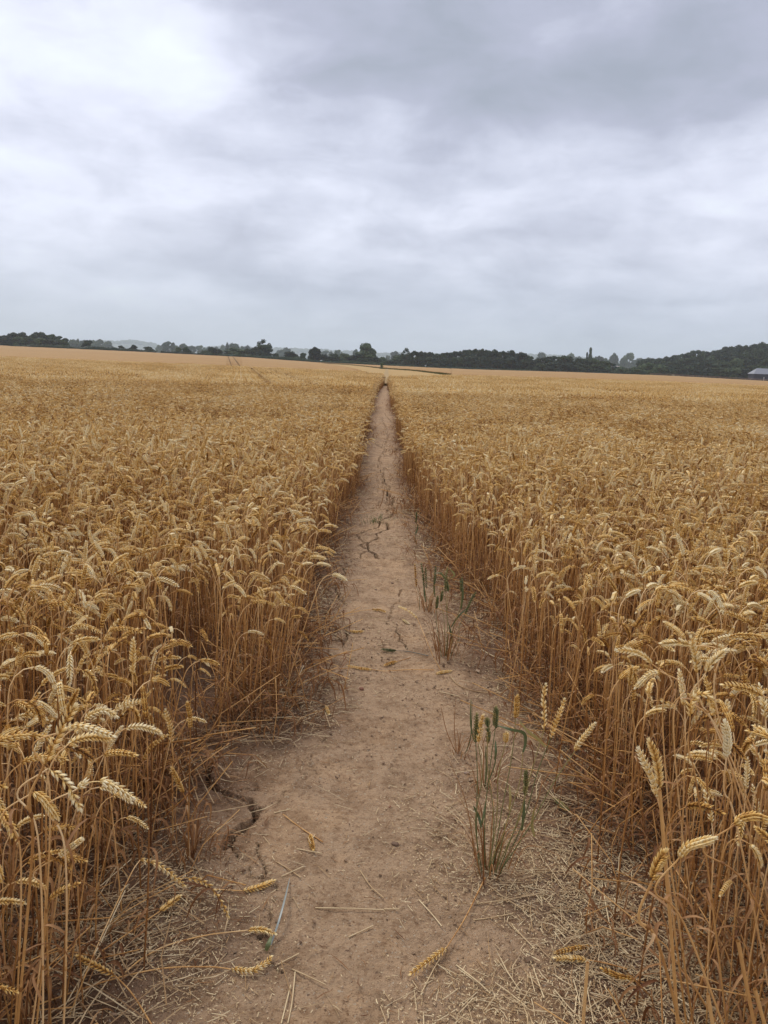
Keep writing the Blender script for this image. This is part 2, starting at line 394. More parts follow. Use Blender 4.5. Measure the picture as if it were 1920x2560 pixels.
def ground_material():
    m = bpy.data.materials.new('dry_soil'); m.use_nodes = True
    nt = m.node_tree; N = nt.nodes; L = nt.links; b = N['Principled BSDF']
    b.inputs['Roughness'].default_value = .95; b.inputs['Specular IOR Level'].default_value = .15
    tc = N.new('ShaderNodeTexCoord')
    def noise(s, d, ro=.55, off=0):
        n = N.new('ShaderNodeTexNoise'); n.inputs['Scale'].default_value = s; n.inputs['Detail'].default_value = d; n.inputs['Roughness'].default_value = ro
        mp = N.new('ShaderNodeMapping'); mp.inputs['Location'].default_value = (off, off*2, off*3); L.new(tc.outputs['Object'], mp.inputs[0]); L.new(mp.outputs[0], n.inputs['Vector'])
        return n.outputs[0]
    def mix(f, a, c2, mode='MIX'):
        x = N.new('ShaderNodeMix'); x.data_type = 'RGBA'; x.blend_type = mode
        for i, v in ((0, f), (6, a), (7, c2)):
            if isinstance(v, (tuple, float)): x.inputs[i].default_value = v
            else: L.new(v, x.inputs[i])
        return x.outputs[2]
    def rng_(v, a, c, d=0.0, e=1.0):
        x = N.new('ShaderNodeMapRange'); x.interpolation_type = 'SMOOTHSTEP'; L.new(v, x.inputs[0])
        for i, q in enumerate((a, c, d, e)): x.inputs[i+1].default_value = q
        return x.outputs[0]
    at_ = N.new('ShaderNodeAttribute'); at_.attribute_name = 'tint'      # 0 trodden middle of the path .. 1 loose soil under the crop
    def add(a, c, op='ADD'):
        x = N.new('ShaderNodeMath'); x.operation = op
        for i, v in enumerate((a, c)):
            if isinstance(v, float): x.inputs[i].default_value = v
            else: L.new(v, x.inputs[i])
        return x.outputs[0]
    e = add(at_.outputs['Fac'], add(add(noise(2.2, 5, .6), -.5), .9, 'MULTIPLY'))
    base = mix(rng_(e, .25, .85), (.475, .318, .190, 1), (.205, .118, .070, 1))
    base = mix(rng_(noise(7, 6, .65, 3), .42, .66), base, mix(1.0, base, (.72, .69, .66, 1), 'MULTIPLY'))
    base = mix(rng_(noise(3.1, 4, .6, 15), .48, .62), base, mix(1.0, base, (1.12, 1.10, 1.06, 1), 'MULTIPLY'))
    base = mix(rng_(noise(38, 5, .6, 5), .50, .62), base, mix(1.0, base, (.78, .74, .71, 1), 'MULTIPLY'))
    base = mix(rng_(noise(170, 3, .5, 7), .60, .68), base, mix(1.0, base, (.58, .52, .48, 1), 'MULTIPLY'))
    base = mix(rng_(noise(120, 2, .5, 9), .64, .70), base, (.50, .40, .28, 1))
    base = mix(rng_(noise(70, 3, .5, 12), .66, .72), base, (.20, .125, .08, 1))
    # pasture beyond the arable land
    sp = N.new('ShaderNodeSeparateXYZ'); L.new(tc.outputs['Object'], sp.inputs[0])
    past = mix(rng_(noise(.01, 3), .35, .65), (.10, .125, .05, 1), (.26, .24, .12, 1))
    base = mix(rng_(sp.outputs[1], 415, 425), base, past)
    L.new(base, b.inputs['Base Color'])
    bp = N.new('ShaderNodeBump'); bp.inputs['Strength'].default_value = 1.0; bp.inputs['Distance'].default_value = .009
    L.new(add(noise(140, 6, .7), add(noise(45, 4), 1.2, 'MULTIPLY')), bp.inputs['Height']); L.new(bp.outputs[0], b.inputs['Normal'])
    return m
def make_ground():
    ys = [-30, -15, -8, -4, -2, -1, -.4, 0, .4, .7]
    y = .95
    while y < 8: ys.append(y); y += max(.0026*y, .0035)
    while y < 60: ys.append(y); y *= 1.009
    while y < 5500: ys.append(y); y *= 1.045
    ys = np.array(ys)
    xs = list(np.arange(-1.0, 1.12, .0062))
    s = .0062; x = xs[-1]; pos = []
    while x < 4000: s *= 1.10; x += s; pos.append(x)
    s = .0062; x = xs[0]; neg = []
    while x > -4000: s *= 1.10; x -= s; neg.append(x)
    xs = np.array(neg[::-1]+xs+pos)
    X, Y = np.meshgrid(xs, ys)
    Z = gz(X, Y)
    near = (Y > .9) & (Y < 25)
    cd = np.zeros_like(X); cd[near] = crack_depth(X[near], Y[near])
    Z = Z-cd
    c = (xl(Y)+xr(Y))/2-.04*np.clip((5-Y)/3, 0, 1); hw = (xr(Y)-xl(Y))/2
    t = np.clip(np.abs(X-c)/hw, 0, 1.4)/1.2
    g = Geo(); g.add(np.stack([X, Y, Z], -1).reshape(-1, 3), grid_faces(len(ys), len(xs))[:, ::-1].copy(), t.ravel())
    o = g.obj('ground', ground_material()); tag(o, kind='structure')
make_ground()

# ------------------------------------------------------------------ wheat plants
def stalk_curve(h, ear, nod, lean, wob=0.0, nstem=6, nb=6, ne=8):
    """points of the stem then of the ear, bending in the x-z plane"""
    L = h; s1 = np.linspace(0, L-.15, nstem); s2 = np.linspace(L-.15, L, nb+1)[1:]; s3 = np.linspace(L, L+ear, ne+1)[1:]
    s = np.concatenate([s1, s2, s3]); fine = np.linspace(0, L+ear, 240)
    u = np.clip((fine-(L-.11))/(.11+ear*1.0), 0, 1)
    th = lean*(.4+fine/L)+nod*(u*u*(3-2*u))
    dx = np.sin(th); dz = np.cos(th); ds = fine[1]
    X = np.concatenate([[0], np.cumsum(dx[:-1]*ds)]); Zz = np.concatenate([[0], np.cumsum(dz[:-1]*ds)])
    Yy = wob*np.sin(fine*9)*fine
    P = np.stack([np.interp(s, fine, X), np.interp(s, fine, Yy), np.interp(s, fine, Zz)], -1)
    return P[:nstem+nb], P[nstem+nb-1:]
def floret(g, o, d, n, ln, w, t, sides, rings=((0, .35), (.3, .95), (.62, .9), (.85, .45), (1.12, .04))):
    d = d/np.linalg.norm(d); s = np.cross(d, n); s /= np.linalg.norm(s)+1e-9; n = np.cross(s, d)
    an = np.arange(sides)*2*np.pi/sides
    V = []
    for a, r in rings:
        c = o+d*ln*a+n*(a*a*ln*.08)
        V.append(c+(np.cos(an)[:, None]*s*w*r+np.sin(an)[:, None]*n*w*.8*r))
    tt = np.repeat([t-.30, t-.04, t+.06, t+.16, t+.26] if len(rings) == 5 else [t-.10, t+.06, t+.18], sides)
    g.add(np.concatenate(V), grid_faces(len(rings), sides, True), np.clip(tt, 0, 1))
def ear_geo(P, phi, tone, lod, seed):
    r = random.Random(seed); g = Geo()
    P = np.asarray(P); Pp, T, S, B = frames(P)
    L = np.concatenate([[0], np.cumsum(np.linalg.norm(np.diff(P, axis=0), axis=1))]); tot = L[-1]
    def samp(s):
        f = lambda A: np.array([np.interp(s, L, A[:, k]) for k in range(3)])
        return f(P), f(T), f(S), f(B)
    if lod == 2:
        s = np.linspace(0, tot, 6); C = np.stack([samp(a)[0] for a in s])
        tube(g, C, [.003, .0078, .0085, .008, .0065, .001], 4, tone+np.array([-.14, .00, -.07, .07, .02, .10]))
        return g
    tube(g, P, .0012, 3, tone-.2)
    n = 20 if lod == 0 else 18
    dmg = r.random() < .3
    for i in range(n):
        if r.random() < (.16 if dmg else .03): continue
        s = tot*(.02+.93*i/(n-1)); p, t, a, b = samp(s)
        side = math.cos(phi)*a+math.sin(phi)*b; nn = np.cross(t, side)
        sg = 1 if i % 2 else -1
        k = .62+.38*math.sin(math.pi*min(1, (i+3)/(n+2)))**.7
        tj = tone+r.uniform(-.16, .14)
        if lod == 0:
            for q, (off, sp) in enumerate(((0, 0), (.0022, .30), (-.0022, -.30))):
                a0 = .52+r.uniform(-.10, .12)-(.12 if q else 0)
                d = t*math.cos(a0)+side*sg*math.sin(a0)+nn*sp
                floret(g, p+side*sg*.0010+nn*off, d, side*sg, .0128*k*r.uniform(.88, 1.15), .0026*k, tj+(.08 if q == 0 else -.06), 5)
        else:
            a0 = .55; d = t*math.cos(a0)+side*sg*math.sin(a0)
            floret(g, p+side*sg*.001, d, side*sg, .0135*k, .0050*k, tj, 4, ((0, .4), (.45, 1), (1.1, .05)))
    if lod == 0:
        p, t, a, b = samp(tot*.97)
        for q in (-.25, 0, .25): floret(g, p, t+a*q, a, .011, .0025, tone+.1, 5)
    return g
def leaf_geo(P, seed, lod, tone, sep=None):
    """dry leaves and sheaths hanging on the stem"""
    r = random.Random(seed); g = Geo(); n = (r.choice((3, 4, 5)) if lod == 0 else r.choice((1, 2))) if lod < 2 else 0
    for k in range(n):
        f = r.uniform(.12, .78); i = f*(5.0); p = np.array([np.interp(i, range(6), P[:6, c]) for c in range(3)])
        a = r.uniform(0, 6.28); d = np.array([math.cos(a), math.sin(a), 0]); ln = r.uniform(.07, .20)
        m = 7 if lod == 0 else 4; u = np.linspace(0, 1, m)
        up = r.uniform(.1, .7); droop = r.uniform(.6, 1.7); tw = r.uniform(-1.5, 1.5)
        Q = p+np.outer(u*ln*(1-.35*u), d)*r.uniform(.35, 1)+np.outer(ln*(up*u-droop*u*u*.8), [0, 0, 1])+np.outer(np.sin(u*4)*.008, [-d[1], d[0], 0])
        Q[:, 2] = np.maximum(Q[:, 2], .008)
        W = np.array([.0032*math.sin(math.pi*min(1, .25+x*.78))**.8+.0003 for x in u])*r.uniform(.6, 1.15)
        strip(g, Q, W, [-d[1]+tw*d[0], d[0]+tw*d[1], tw*.4], tone+r.uniform(-.25, .15), .5)
        if sep is not None: sep.append(g); g = Geo()
    return g
SHAPES = [('upright', .12, .6), ('nodding', 1.15, 1.6), ('arching', 1.75, 2.25), ('drooping', 2.4, 3.0)]
TONES = [('pale straw', .80), ('golden', .56), ('rusty brown', .32)]
def plant(seed, lod, shape=None, tone=None):
    r = random.Random(seed)
    if shape is None: shape = r.choices((0, 1, 2, 3), (.13, .27, .37, .23))[0]
    if tone is None: tone = r.choices((0, 1, 2), (.34, .44, .22))[0]
    h = r.uniform(.56, .71); ear = r.uniform(.062, .105); nod = r.uniform(*SHAPES[shape][1:])
    PS, PE = stalk_curve(h, ear, nod, r.uniform(-.05, .16), r.uniform(-.03, .03), *((6, 6, 8) if lod == 0 else (6, 4, 5) if lod == 1 else (6, 2, 4)))
    t = TONES[tone][1]
    gs = Geo()
    if lod == 2: PSs = PS[[0, 3, 5, 6, 7]]
    else: PSs = PS
    u = np.linspace(0, 1, len(PSs))
    rad = (.0024-.0009*u)*(1.0 if lod < 2 else 1.15)
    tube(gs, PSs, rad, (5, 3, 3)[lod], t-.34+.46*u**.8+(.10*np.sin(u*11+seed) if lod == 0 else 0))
    if lod == 0:                                             # nodes
        for k in (2, 4):
            d = (PS[k]-PS[k-1]); d /= np.linalg.norm(d)
            tube(gs, [PS[k]-d*.005, PS[k], PS[k]+d*.005], [.0019, .0028, .0019], 5, t-.35)
    ge = ear_geo(PE, r.uniform(0, 3.14), t, lod, seed)
    sep = [] if lod == 0 else None
    gl = leaf_geo(PS, seed+5, lod, .45, sep)
    if lod == 0:
        LV0.append(sep)
        for q in sep: gl.merge(q)
    return gs, ge, gl, shape, tone

def join3(gs, ge, gl):
    """one mesh with the three materials"""
    g = Geo(); nf = []
    for q in (gs, ge, gl):
        if q.n: g.merge(q)
        nf.append(sum(len(a) for a in q.f))
    return g, nf
def template(name, gs, ge, gl, coll):
    g, nf = join3(gs, ge, gl)
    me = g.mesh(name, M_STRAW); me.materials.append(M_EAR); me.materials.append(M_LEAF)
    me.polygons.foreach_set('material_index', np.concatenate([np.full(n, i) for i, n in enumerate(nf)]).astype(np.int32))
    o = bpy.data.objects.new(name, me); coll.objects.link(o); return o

TC = bpy.data.collections.new('wheat_variants')              # not linked to the scene: source for the crop's instances
V0, LV0 = [], []
NV = 36
for i in range(NV):                                          # full detail
    s, e, l, sh, tn = plant(100+i, 0, i % 4, (i//4) % 3)
    V0.append((s, e, l, sh, tn)); template('v%03d' % i, s, e, l, TC)
V1 = [plant(300+i, 1) for i in range(24)]
V2 = [plant(500+i, 2) for i in range(24)]
for i in range(24): template('v%03d' % (NV+i), *V1[i][:3], TC)
def patch(size, dens, VV, seed, wide=None, gap=None):
    r = np.random.default_rng(seed); wide = wide or size; n = int(size*wide*dens)
    parts = [Geo(), Geo(), Geo()]
    for k in range(n):
        v = VV[int(r.integers(len(VV)))]; a = r.uniform(0, 6.283) if r.random() < .55 else r.normal(0.3, .8)
        sc = r.uniform(.86, 1.07); c, s = math.cos(a)*sc, math.sin(a)*sc
        ly, lx = r.normal(0, .04, 2)
        M = np.array([[c, -s, lx], [s, c, ly], [0, 0, sc]])
        off = (r.uniform(-wide/2, wide/2), r.uniform(-size/2, size/2), 0)
        if gap and abs(abs(off[0])-gap) < .20: continue
        dt = r.normal(0, .09)
        for q in range(3):
            if v[q].n: parts[q].merge(v[q], M, off, dt)
    return parts
for i in range(5): template('v%03d' % (NV+24+i), *patch(1.0, 380, V1, 40+i), TC)      # 48-52
for i in range(4): template('v%03d' % (NV+29+i), *patch(2.0, 330, V2, 60+i), TC)      # 53-56

for i in range(8):                                           # 57-64: broken, leaning stems and tangled dry leaves of the crop's edge
    r_ = random.Random(800+i); a_ = r_.uniform(.5, 1.45); ln_ = r_.uniform(.12, .42); g1, g2, g3 = Geo(), Geo(), Geo()
    C_ = spline0 = [(0, 0, 0), (ln_*.4*math.sin(a_*.7), 0, ln_*.4*math.cos(a_*.7)), (ln_*math.sin(a_), r_.uniform(-.04, .04), max(.01, ln_*math.cos(a_)))]
    tube(g1, C_, .0017, 4, [.3, .45, .6]); q_ = []
    for k_ in range(3):
        f_ = k_/3; leaf_geo(np.array([np.array(C_[0])*(1-t_)+np.array(C_[2])*t_ for t_ in np.linspace(0, 1, 6)]), 850+i*5+k_, 0, .30, q_)
    for w_ in q_[:5]: g3.merge(w_)
    template('v%03d' % (NV+33+i), g1, g2, g3, TC)
for i in range(2): template('v%03d' % (NV+41+i), *patch(2.0, 330, V2, 70+i, 6.2, .9), TC)   # crop with two wheel tracks
TL = lambda y: -1.95-.19*(y-21)                             # middle line of the tramline
def scatter(name, pts, rots, scls, idx, coll, material=None):
    me = bpy.data.meshes.new(name); me.vertices.add(len(pts)); me.vertices.foreach_set('co', np.asarray(pts, np.float32).ravel())
    for nm, ty, data, key in (('rot', 'FLOAT_VECTOR', rots, 'vector'), ('scl', 'FLOAT_VECTOR', scls, 'vector'), ('idx', 'INT', idx, 'value')):
        a = me.attributes.new(nm, ty, 'POINT'); a.data.foreach_set(key, np.asarray(data, np.int32 if ty == 'INT' else np.float32).ravel())
    o = bpy.data.objects.new(name, me); COL.objects.link(o)
    ng = bpy.data.node_groups.new(name+'_nodes', 'GeometryNodeTree')
    ng.interface.new_socket('Geometry', in_out='INPUT', socket_type='NodeSocketGeometry')
    ng.interface.new_socket('Geometry', in_out='OUTPUT', socket_type='NodeSocketGeometry')
    N = ng.nodes; L = ng.links
    gi = N.new('NodeGroupInput'); go = N.new('NodeGroupOutput'); ip = N.new('GeometryNodeInstanceOnPoints')
    ci = N.new('GeometryNodeCollectionInfo'); ci.inputs['Collection'].default_value = coll
    ci.inputs['Separate Children'].default_value = True; ci.inputs['Reset Children'].default_value = True
    L.new(gi.outputs[0], ip.inputs['Points']); L.new(ci.outputs[0], ip.inputs['Instance'])
    ip.inputs['Pick Instance'].default_value = True
    for nm, ty, sock in (('rot', 'FLOAT_VECTOR', 'Rotation'), ('scl', 'FLOAT_VECTOR', 'Scale'), ('idx', 'INT', 'Instance Index')):
        na = N.new('GeometryNodeInputNamedAttribute'); na.data_type = ty; na.inputs['Name'].default_value = nm
        out = [q for q in na.outputs if q.enabled and q.name == 'Attribute'][0]
        L.new(out, ip.inputs[sock])
    L.new(ip.outputs[0], go.inputs[0])
    md = o.modifiers.new('scatter', 'NODES'); md.node_group = ng
    return o

# far boundaries of the near crop, found on the terrain
B1 = [march(px, py, CROP) for px, py in ((776, 904), (870, 917), (915, 930), (955, 942), (1030, 940.5), (1080, 939.5), (1128, 938.5))]
B2 = [march(px, py, .15) for px, py in ((776, 903.5), (870, 912), (955, 921.5), (1030, 926.5), (1080, 932.5), (1128, 938))]
K1 = np.array([p.x/p.y for p in B1]); Y1 = np.array([p.y for p in B1]); K2 = np.array([p.x/p.y for p in B2]); Y2 = np.array([p.y for p in B2])
def near_end(k): return np.where((k > K1[0]) & (k < K1[-1]), np.interp(k, K1, Y1), EDGE_D)
def ditch(k): return np.maximum(np.interp(k, K2, Y2), np.interp(k, K1, Y1)+1)

pts, rots, scls, idx = [], [], [], []
def height_mod(x, y): return 1+.28*fbm(x*.8, y*.8, 3, 77)+.16*fbm(x*.17, y*.17, 2, 5)
def put(x, y, i, rz, s, lx=0, ly=0, sz=None):
    pts.append((x, y, float(terrain(x, y))+(float(relief(x, y)) if y < 12 else 0))); rots.append((lx, ly, rz)); sz = sz or s
    scls.append((s, s, sz)); idx.append(i)
NEARY, MIDY, FARY = 9.0, 27.0, 92.0
PK = atd(418, 1535)
cand = []                                                    # single plants near the camera
cells = .052
for gy in np.arange(-.6, NEARY+.1, cells):
    w = .60*max(gy, 0)+2.0
    for gx in np.arange(-w-.6, w+.6, cells):
        x = gx+rng.uniform(-.5, .5)*cells*1.3; y = gy+rng.uniform(-.5, .5)*cells*1.3
        L_, R_ = float(xl(max(y, 1.1))), float(xr(max(y, 1.1)))
        e = max(L_-x, x-R_)                                  # depth inside the crop
        wob = .10*float(vnoise(y*2.3, 3 if x < 0 else 9, 3))-.05
        e += wob
        if ((x-PK.x)/.15)**2+((y-PK.y)/.33)**2 < 1 and rng.random() > .04: continue
        if x < 0 and 1.6 < y < 2.35 and -.20 < e < -.02 and rng.random() < .05: cand.append((x, y, e)); continue
        if x > 0 and 1.5 < y < 4.5 and -.16 < e < -.02 and rng.random() < .07: cand.append((x, y, e)); continue
        if e < -.02: continue
        if e < .08 and rng.random() > .55+e*5: continue
        if rng.random() < .04: continue
        cand.append((x, y, e))
def pick():
    return int(rng.choice(NV, p=PV))
PV = np.array([(.16, .27, .36, .21)[i % 4]*(.36, .44, .20)[(i//4) % 3] for i in range(NV)]); PV /= PV.sum()
def in_view(x, y, z):
    v = CAMROT.transposed() @ Vector((x, y, z-CAM_H))
    if v.z > -.2: return False
    px, py = 960+v.x/-v.z*FOC, 1280-v.y/-v.z*FOC
    return -30 < px < 1950 and -30 < py < 2600
def clear_of_lens(x, y): return math.hypot(x, y) > .62
singles = []
for (x, y, e) in cand:
    if not clear_of_lens(x, y): continue
    i = pick(); rz = rng.uniform(0, 6.283) if rng.random() < .5 else rng.normal(.3, .9)
    s = rng.uniform(.82, 1.13)*float(height_mod(x, y)); lean = rng.normal(0, .05, 2)
    if 0 <= e < .20:                                         # edge plants lean out over the path
        side = 1 if x < 0 else -1
        lean[1] += side*rng.uniform(0, .16)
        s *= rng.uniform(.72, 1.0)
    if y < 1.0 and abs(x) < 1.1: s *= .93
    rec = (x, y, i, rz, s, lean[0], lean[1])
    vis = in_view(x, y, .66*s)
    singles.append((math.hypot(x, y)+min(e, .5)*1.2 if vis else 1e9, e, rec))
singles.sort(key=lambda q: q[0])
N_IND = 270
IND = [q for q in singles[:N_IND]]
for q in singles[N_IND:]: put(*q[2])
# edges of the crop further off: single plants leaning out
for side in (-1, 1):
    y = NEARY
    while y < 61:
        y += .0045*(1 if y < 27 else 2.2)
        b = float(xl(y)) if side < 0 else float(xr(y))
        d = rng.uniform(-.07, .26)
        if side < 0: x = b-d
        else: x = b+d
        if d < 0 and rng.random() < .5: continue
        put(x, y, NV+int(rng.integers(24)), rng.uniform(0, 6.28), rng.uniform(.8, 1.02), rng.normal(0, .05), -side*rng.uniform(-.02, .14))
for side in (-1, 1):
    for _ in range(1500):
        y = 1.15*(34/1.15)**(rng.random()**.8)
        if y < 2.4 and rng.random() < .65: continue
        y = y; b = float(xl(y)) if side < 0 else float(xr(y)); d = rng.normal(.10, .13)
        put(b+side*d, y, NV+33+int(rng.integers(8)), rng.uniform(0, 6.28), rng.uniform(.7, 1.25))
def tiles(y0, y1, size, lo, hi):
    y = y0+size/2
    while y < y1:
        w = .60*y+3
        for side in (-1, 1):
            k = 0
            while True:
                b = float(xl(y)) if side < 0 else float(xr(y))
                x = b+side*(.10+size/2+k*size); k += 1
                if abs(x) > w: break
                jx, jy = rng.uniform(-.06, .06, 2)*size
                kk = x/y
                if y > float(near_end(np.array(kk)))-size*.4: continue
                if y > 31.2 and abs(x-TL(y))/1.018 < 1.1+size*.5: continue
                hm = float(height_mod(x, y))
                put(x+jx*(k > 1), y+jy, int(rng.integers(lo, hi)), rng.choice((0, 1.5708, 3.1416, 4.7124)), rng.uniform(.99, 1.03), 0, 0, hm*rng.uniform(.97, 1.03))
        y += size*.96
for y in np.arange(32.0, FARY, 1.9): put(TL(y), y, NV+41+int(rng.integers(2)), .188, 1.0, 0, 0, float(height_mod(TL(y), y)))
tiles(NEARY-.05, MIDY, 1.0, NV+24, NV+29)
tiles(MIDY-.1, FARY, 2.0, NV+29, NV+33)
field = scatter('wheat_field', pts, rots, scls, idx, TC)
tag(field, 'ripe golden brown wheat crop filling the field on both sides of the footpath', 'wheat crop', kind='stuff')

# far canopy of the same crop, pale stubble strip and the field beyond, as surfaces on the terrain
def sheet(name, ks, ya, yb, h, m, rows=34, wig=.05, skip=None, parent=None, skirt=True):
    g = Geo(); ks = np.asarray(ks); n = len(ks)
    u = np.linspace(0, 1, rows)**1.0
    A = ya(ks)[:, None]; Bv = np.maximum(yb(ks)[:, None], A+.01)
    Yy = A*(Bv/A)**u[None, :]; Xx = ks[:, None]*Yy
    Zz = terrain(Xx, Yy)+h+rng.uniform(-wig, wig, Yy.shape)
    F = grid_faces(n, rows)
    if skip is not None:
        ck = ((Xx/Yy)[:-1, :-1]+(Xx/Yy)[1:, 1:])/2; cyv = (Yy[:-1, :-1]+Yy[1:, 1:])/2; cz = (Zz[:-1, :-1]+Zz[1:, 1:])/2
        F = F[~skip(ck.ravel(), cyv.ravel(), cz.ravel())]
    V = np.stack([Xx, Yy, Zz], -1).reshape(-1, 3)
    g.add(V, F, .5)
    if skirt:                                                # front face down to the soil
        f0 = V.reshape(n, rows, 3)[:, 0]; d0 = f0.copy(); d0[:, 2] -= h
        Q = np.stack([np.arange(n-1), np.arange(1, n), np.arange(1, n)+n, np.arange(n-1)+n], -1)
        if skip is not None: Q = Q[np.abs(f0[:-1, 0]+.03) > .27]
        e0 = V.reshape(n, rows, 3)[:, -1]; Q = Q[np.abs(e0[Q[:, 0], 1]-e0[Q[:, 0]+1, 1]) < 40]
        g.add(np.concatenate([f0, d0]), Q, .3)
        f0 = V.reshape(n, rows, 3)[:, -1]; d0 = f0.copy(); d0[:, 2] -= h
        g.add(np.concatenate([f0, d0]), Q[:, ::-1].copy(), .3)
    return g.obj(name, m, parent, smooth=False)
# the two wheel tracks seen far off on the left
def px_of(k, y, z):
    v = np.stack([k*y, y, z-CAM_H]); Rm = np.array(CAMROT.transposed()); c = Rm @ v
    return 960+c[0]/-c[2]*FOC, 1280-c[1]/-c[2]*FOC
def tracks(k, y, z):
    px, py = px_of(k, y, z)
    gap = (k*y > -.24) & (k*y < .18) & (y < 66)
    a = (np.abs(px-(571+(py-893)*.36)) < .75) & (py > 891) & (py < 917)
    b = (np.abs(px-(585+(py-895)*.72)) < .85) & (py > 893) & (py < 919)
    return a | b | gap
kt = [far(px, 900, 100).x/100 for px in np.arange(566, 606, .8)]
kk = np.sort(np.concatenate([np.linspace(-.85, .85, 260), kt, K1, K2, np.arange(-.010, .009, .001)]))
can = sheet('distant_crop', kk, lambda k: np.minimum(86.0, near_end(k)-1.5), near_end, .60, M_CANOPY, rows=80, skip=tracks, parent=field)
kp = np.linspace(K1[0]-.001, K1[-1]+.002, 90)
st = sheet('stubble_field', kp[1:-2], near_end, ditch, .12, M_STUB, rows=30, wig=.02)
tag(st, 'pale yellow strip of short cut crop beyond the end of the wheat', 'field', kind='stuff')
f2 = sheet('far_field', kp, lambda k: ditch(k)+1.0, lambda k: k*0+EDGE_D, .50, M_CANOPY, rows=40)
tag(f2, 'tan crop field beyond the dark grassy ditch line', 'field', kind='stuff')
# grassy ditch line between the two
g = Geo()
kd = np.linspace(K1[0]+.001, K1[-1]-.0005, 900)
for k in kd:
    y0 = float(ditch(k))
    for _ in range(4):
        y = y0+rng.uniform(-.6, 1.2); x = k*y+rng.normal(0, .25); z = float(terrain(x, y)); hh = rng.uniform(.1, .42)
        a = rng.uniform(0, 3.14); w = rng.uniform(.1, .25)
        g.add([(x-w*math.cos(a), y-w*math.sin(a), z), (x+w*math.cos(a), y+w*math.sin(a), z), (x+w*.4, y, z+hh), (x-w*.4, y, z+hh)], np.array([[0, 1, 2, 3]]), rng.uniform(.5, 1))
tag(g.obj('rough_grass', M_GRASS, smooth=False), 'dark line of rough grass along the ditch between the two fields', 'grass', kind='stuff')
# the path where it crosses the stubble
g = Geo(); pyy = np.linspace(float(near_end(np.array(-.002)))-1, float(ditch(np.array(-.002)))-1, 30); V = []
for y in pyy:
    for dx in (-.55, .15): V.append((dx-.0016*y, y, float(terrain(dx, y))+.16))
g.add(V, grid_faces(30, 2), .5); tag(g.obj('path', M_TRACK), kind='structure')

# the nearest wheat plants, each one a thing of its own
parts0 = []
for i, (s, e, l, sh, tn) in enumerate(V0):
    parts0.append([('stem', s.mesh('stem', M_STRAW)), ('ear', e.mesh('ear', M_EAR))]+[('leaf', q.mesh('leaf', M_LEAF)) for q in LV0[i]])
ORD = ['', 'second ', 'third ', 'fourth ', 'fifth ', 'sixth ', 'seventh ', 'eighth ', 'ninth ', 'tenth ', 'eleventh ', 'twelfth ', 'thirteenth ', 'fourteenth ', 'fifteenth ', 'sixteenth ', 'seventeenth ', 'eighteenth ', 'nineteenth ', 'twentieth ', 'twenty-first ', 'twenty-second ', 'twenty-third ', 'twenty-fourth ', 'twenty-fifth ']
GL, GR = 'wheat plants beside the left edge of the path', 'wheat plants beside the right edge of the path'
counts = {}
def wheat_plant(x, y, i, rz, s, lx, ly, label=None):
    o = empty('wheat_plant', (x, y, float(gz(x, y))-.004), 0)
    o.rotation_euler = (lx, ly, rz); o.scale = (s, s, s)
    for nm, me in parts0[i]:
        c = bpy.data.objects.new(nm, me); COL.objects.link(c); c.parent = o
    shp, ton, side = SHAPES[i % 4][0], TONES[(i//4) % 3][0], 'left' if x < 0 else 'right'
    if label is None:
        key = (shp, ton, side); n = counts.get(key, 0); counts[key] = n+1
        label = '%s %swheat ear, %s, on the %s of the path' % (ton, '', shp, side)
        label = ('nearest ' if n == 0 else ORD[n]+'nearest ' if n < len(ORD) else 'far ')+'%s wheat plant with %s ear, %s of the path' % (ton, shp, side)
    return tag(o, label, 'wheat', GL if x < 0 else GR)
for q in sorted(IND, key=lambda q: math.hypot(q[2][0], q[2][1])): wheat_plant(*q[2])

# ------------------------------------------------------------------ single stalks, fallen stalks and straws read one by one
ZA = lambda x, y: (x/3.318, 1700+y/3.318)                    # enlargements the coordinates were read in
ZL = lambda x, y: (x*.5787, 1960+y*.5787)
ZR = lambda x, y: (960+x*.5787, 1960+y*.5787)
ZT = lambda x, y: (1080+x/3.318, 1700+y/3.318)
ZC = lambda x, y: (1240+x/2.44, 1100+y/2.44)
ZB = lambda x, y: (1420+x/3.318, 1900+y/3.318)
def spline(P, n=6):
    P = [np.array(p, float) for p in P]
    if len(P) == 2: return np.array([P[0]+(P[1]-P[0])*u for u in np.linspace(0, 1, n)])
    Q = [2*P[0]-P[1]]+P+[2*P[-1]-P[-2]]; out = []
    for i in range(1, len(Q)-2):
        a, b, c, d = Q[i-1:i+3]
        for u in np.linspace(0, 1, n, endpoint=False):
            out.append(.5*((2*b)+(-a+c)*u+(2*a-5*b+4*c-d)*u*u+(-a+3*b-3*c+d)*u**3))
    out.append(P[-1]); return np.array(out)
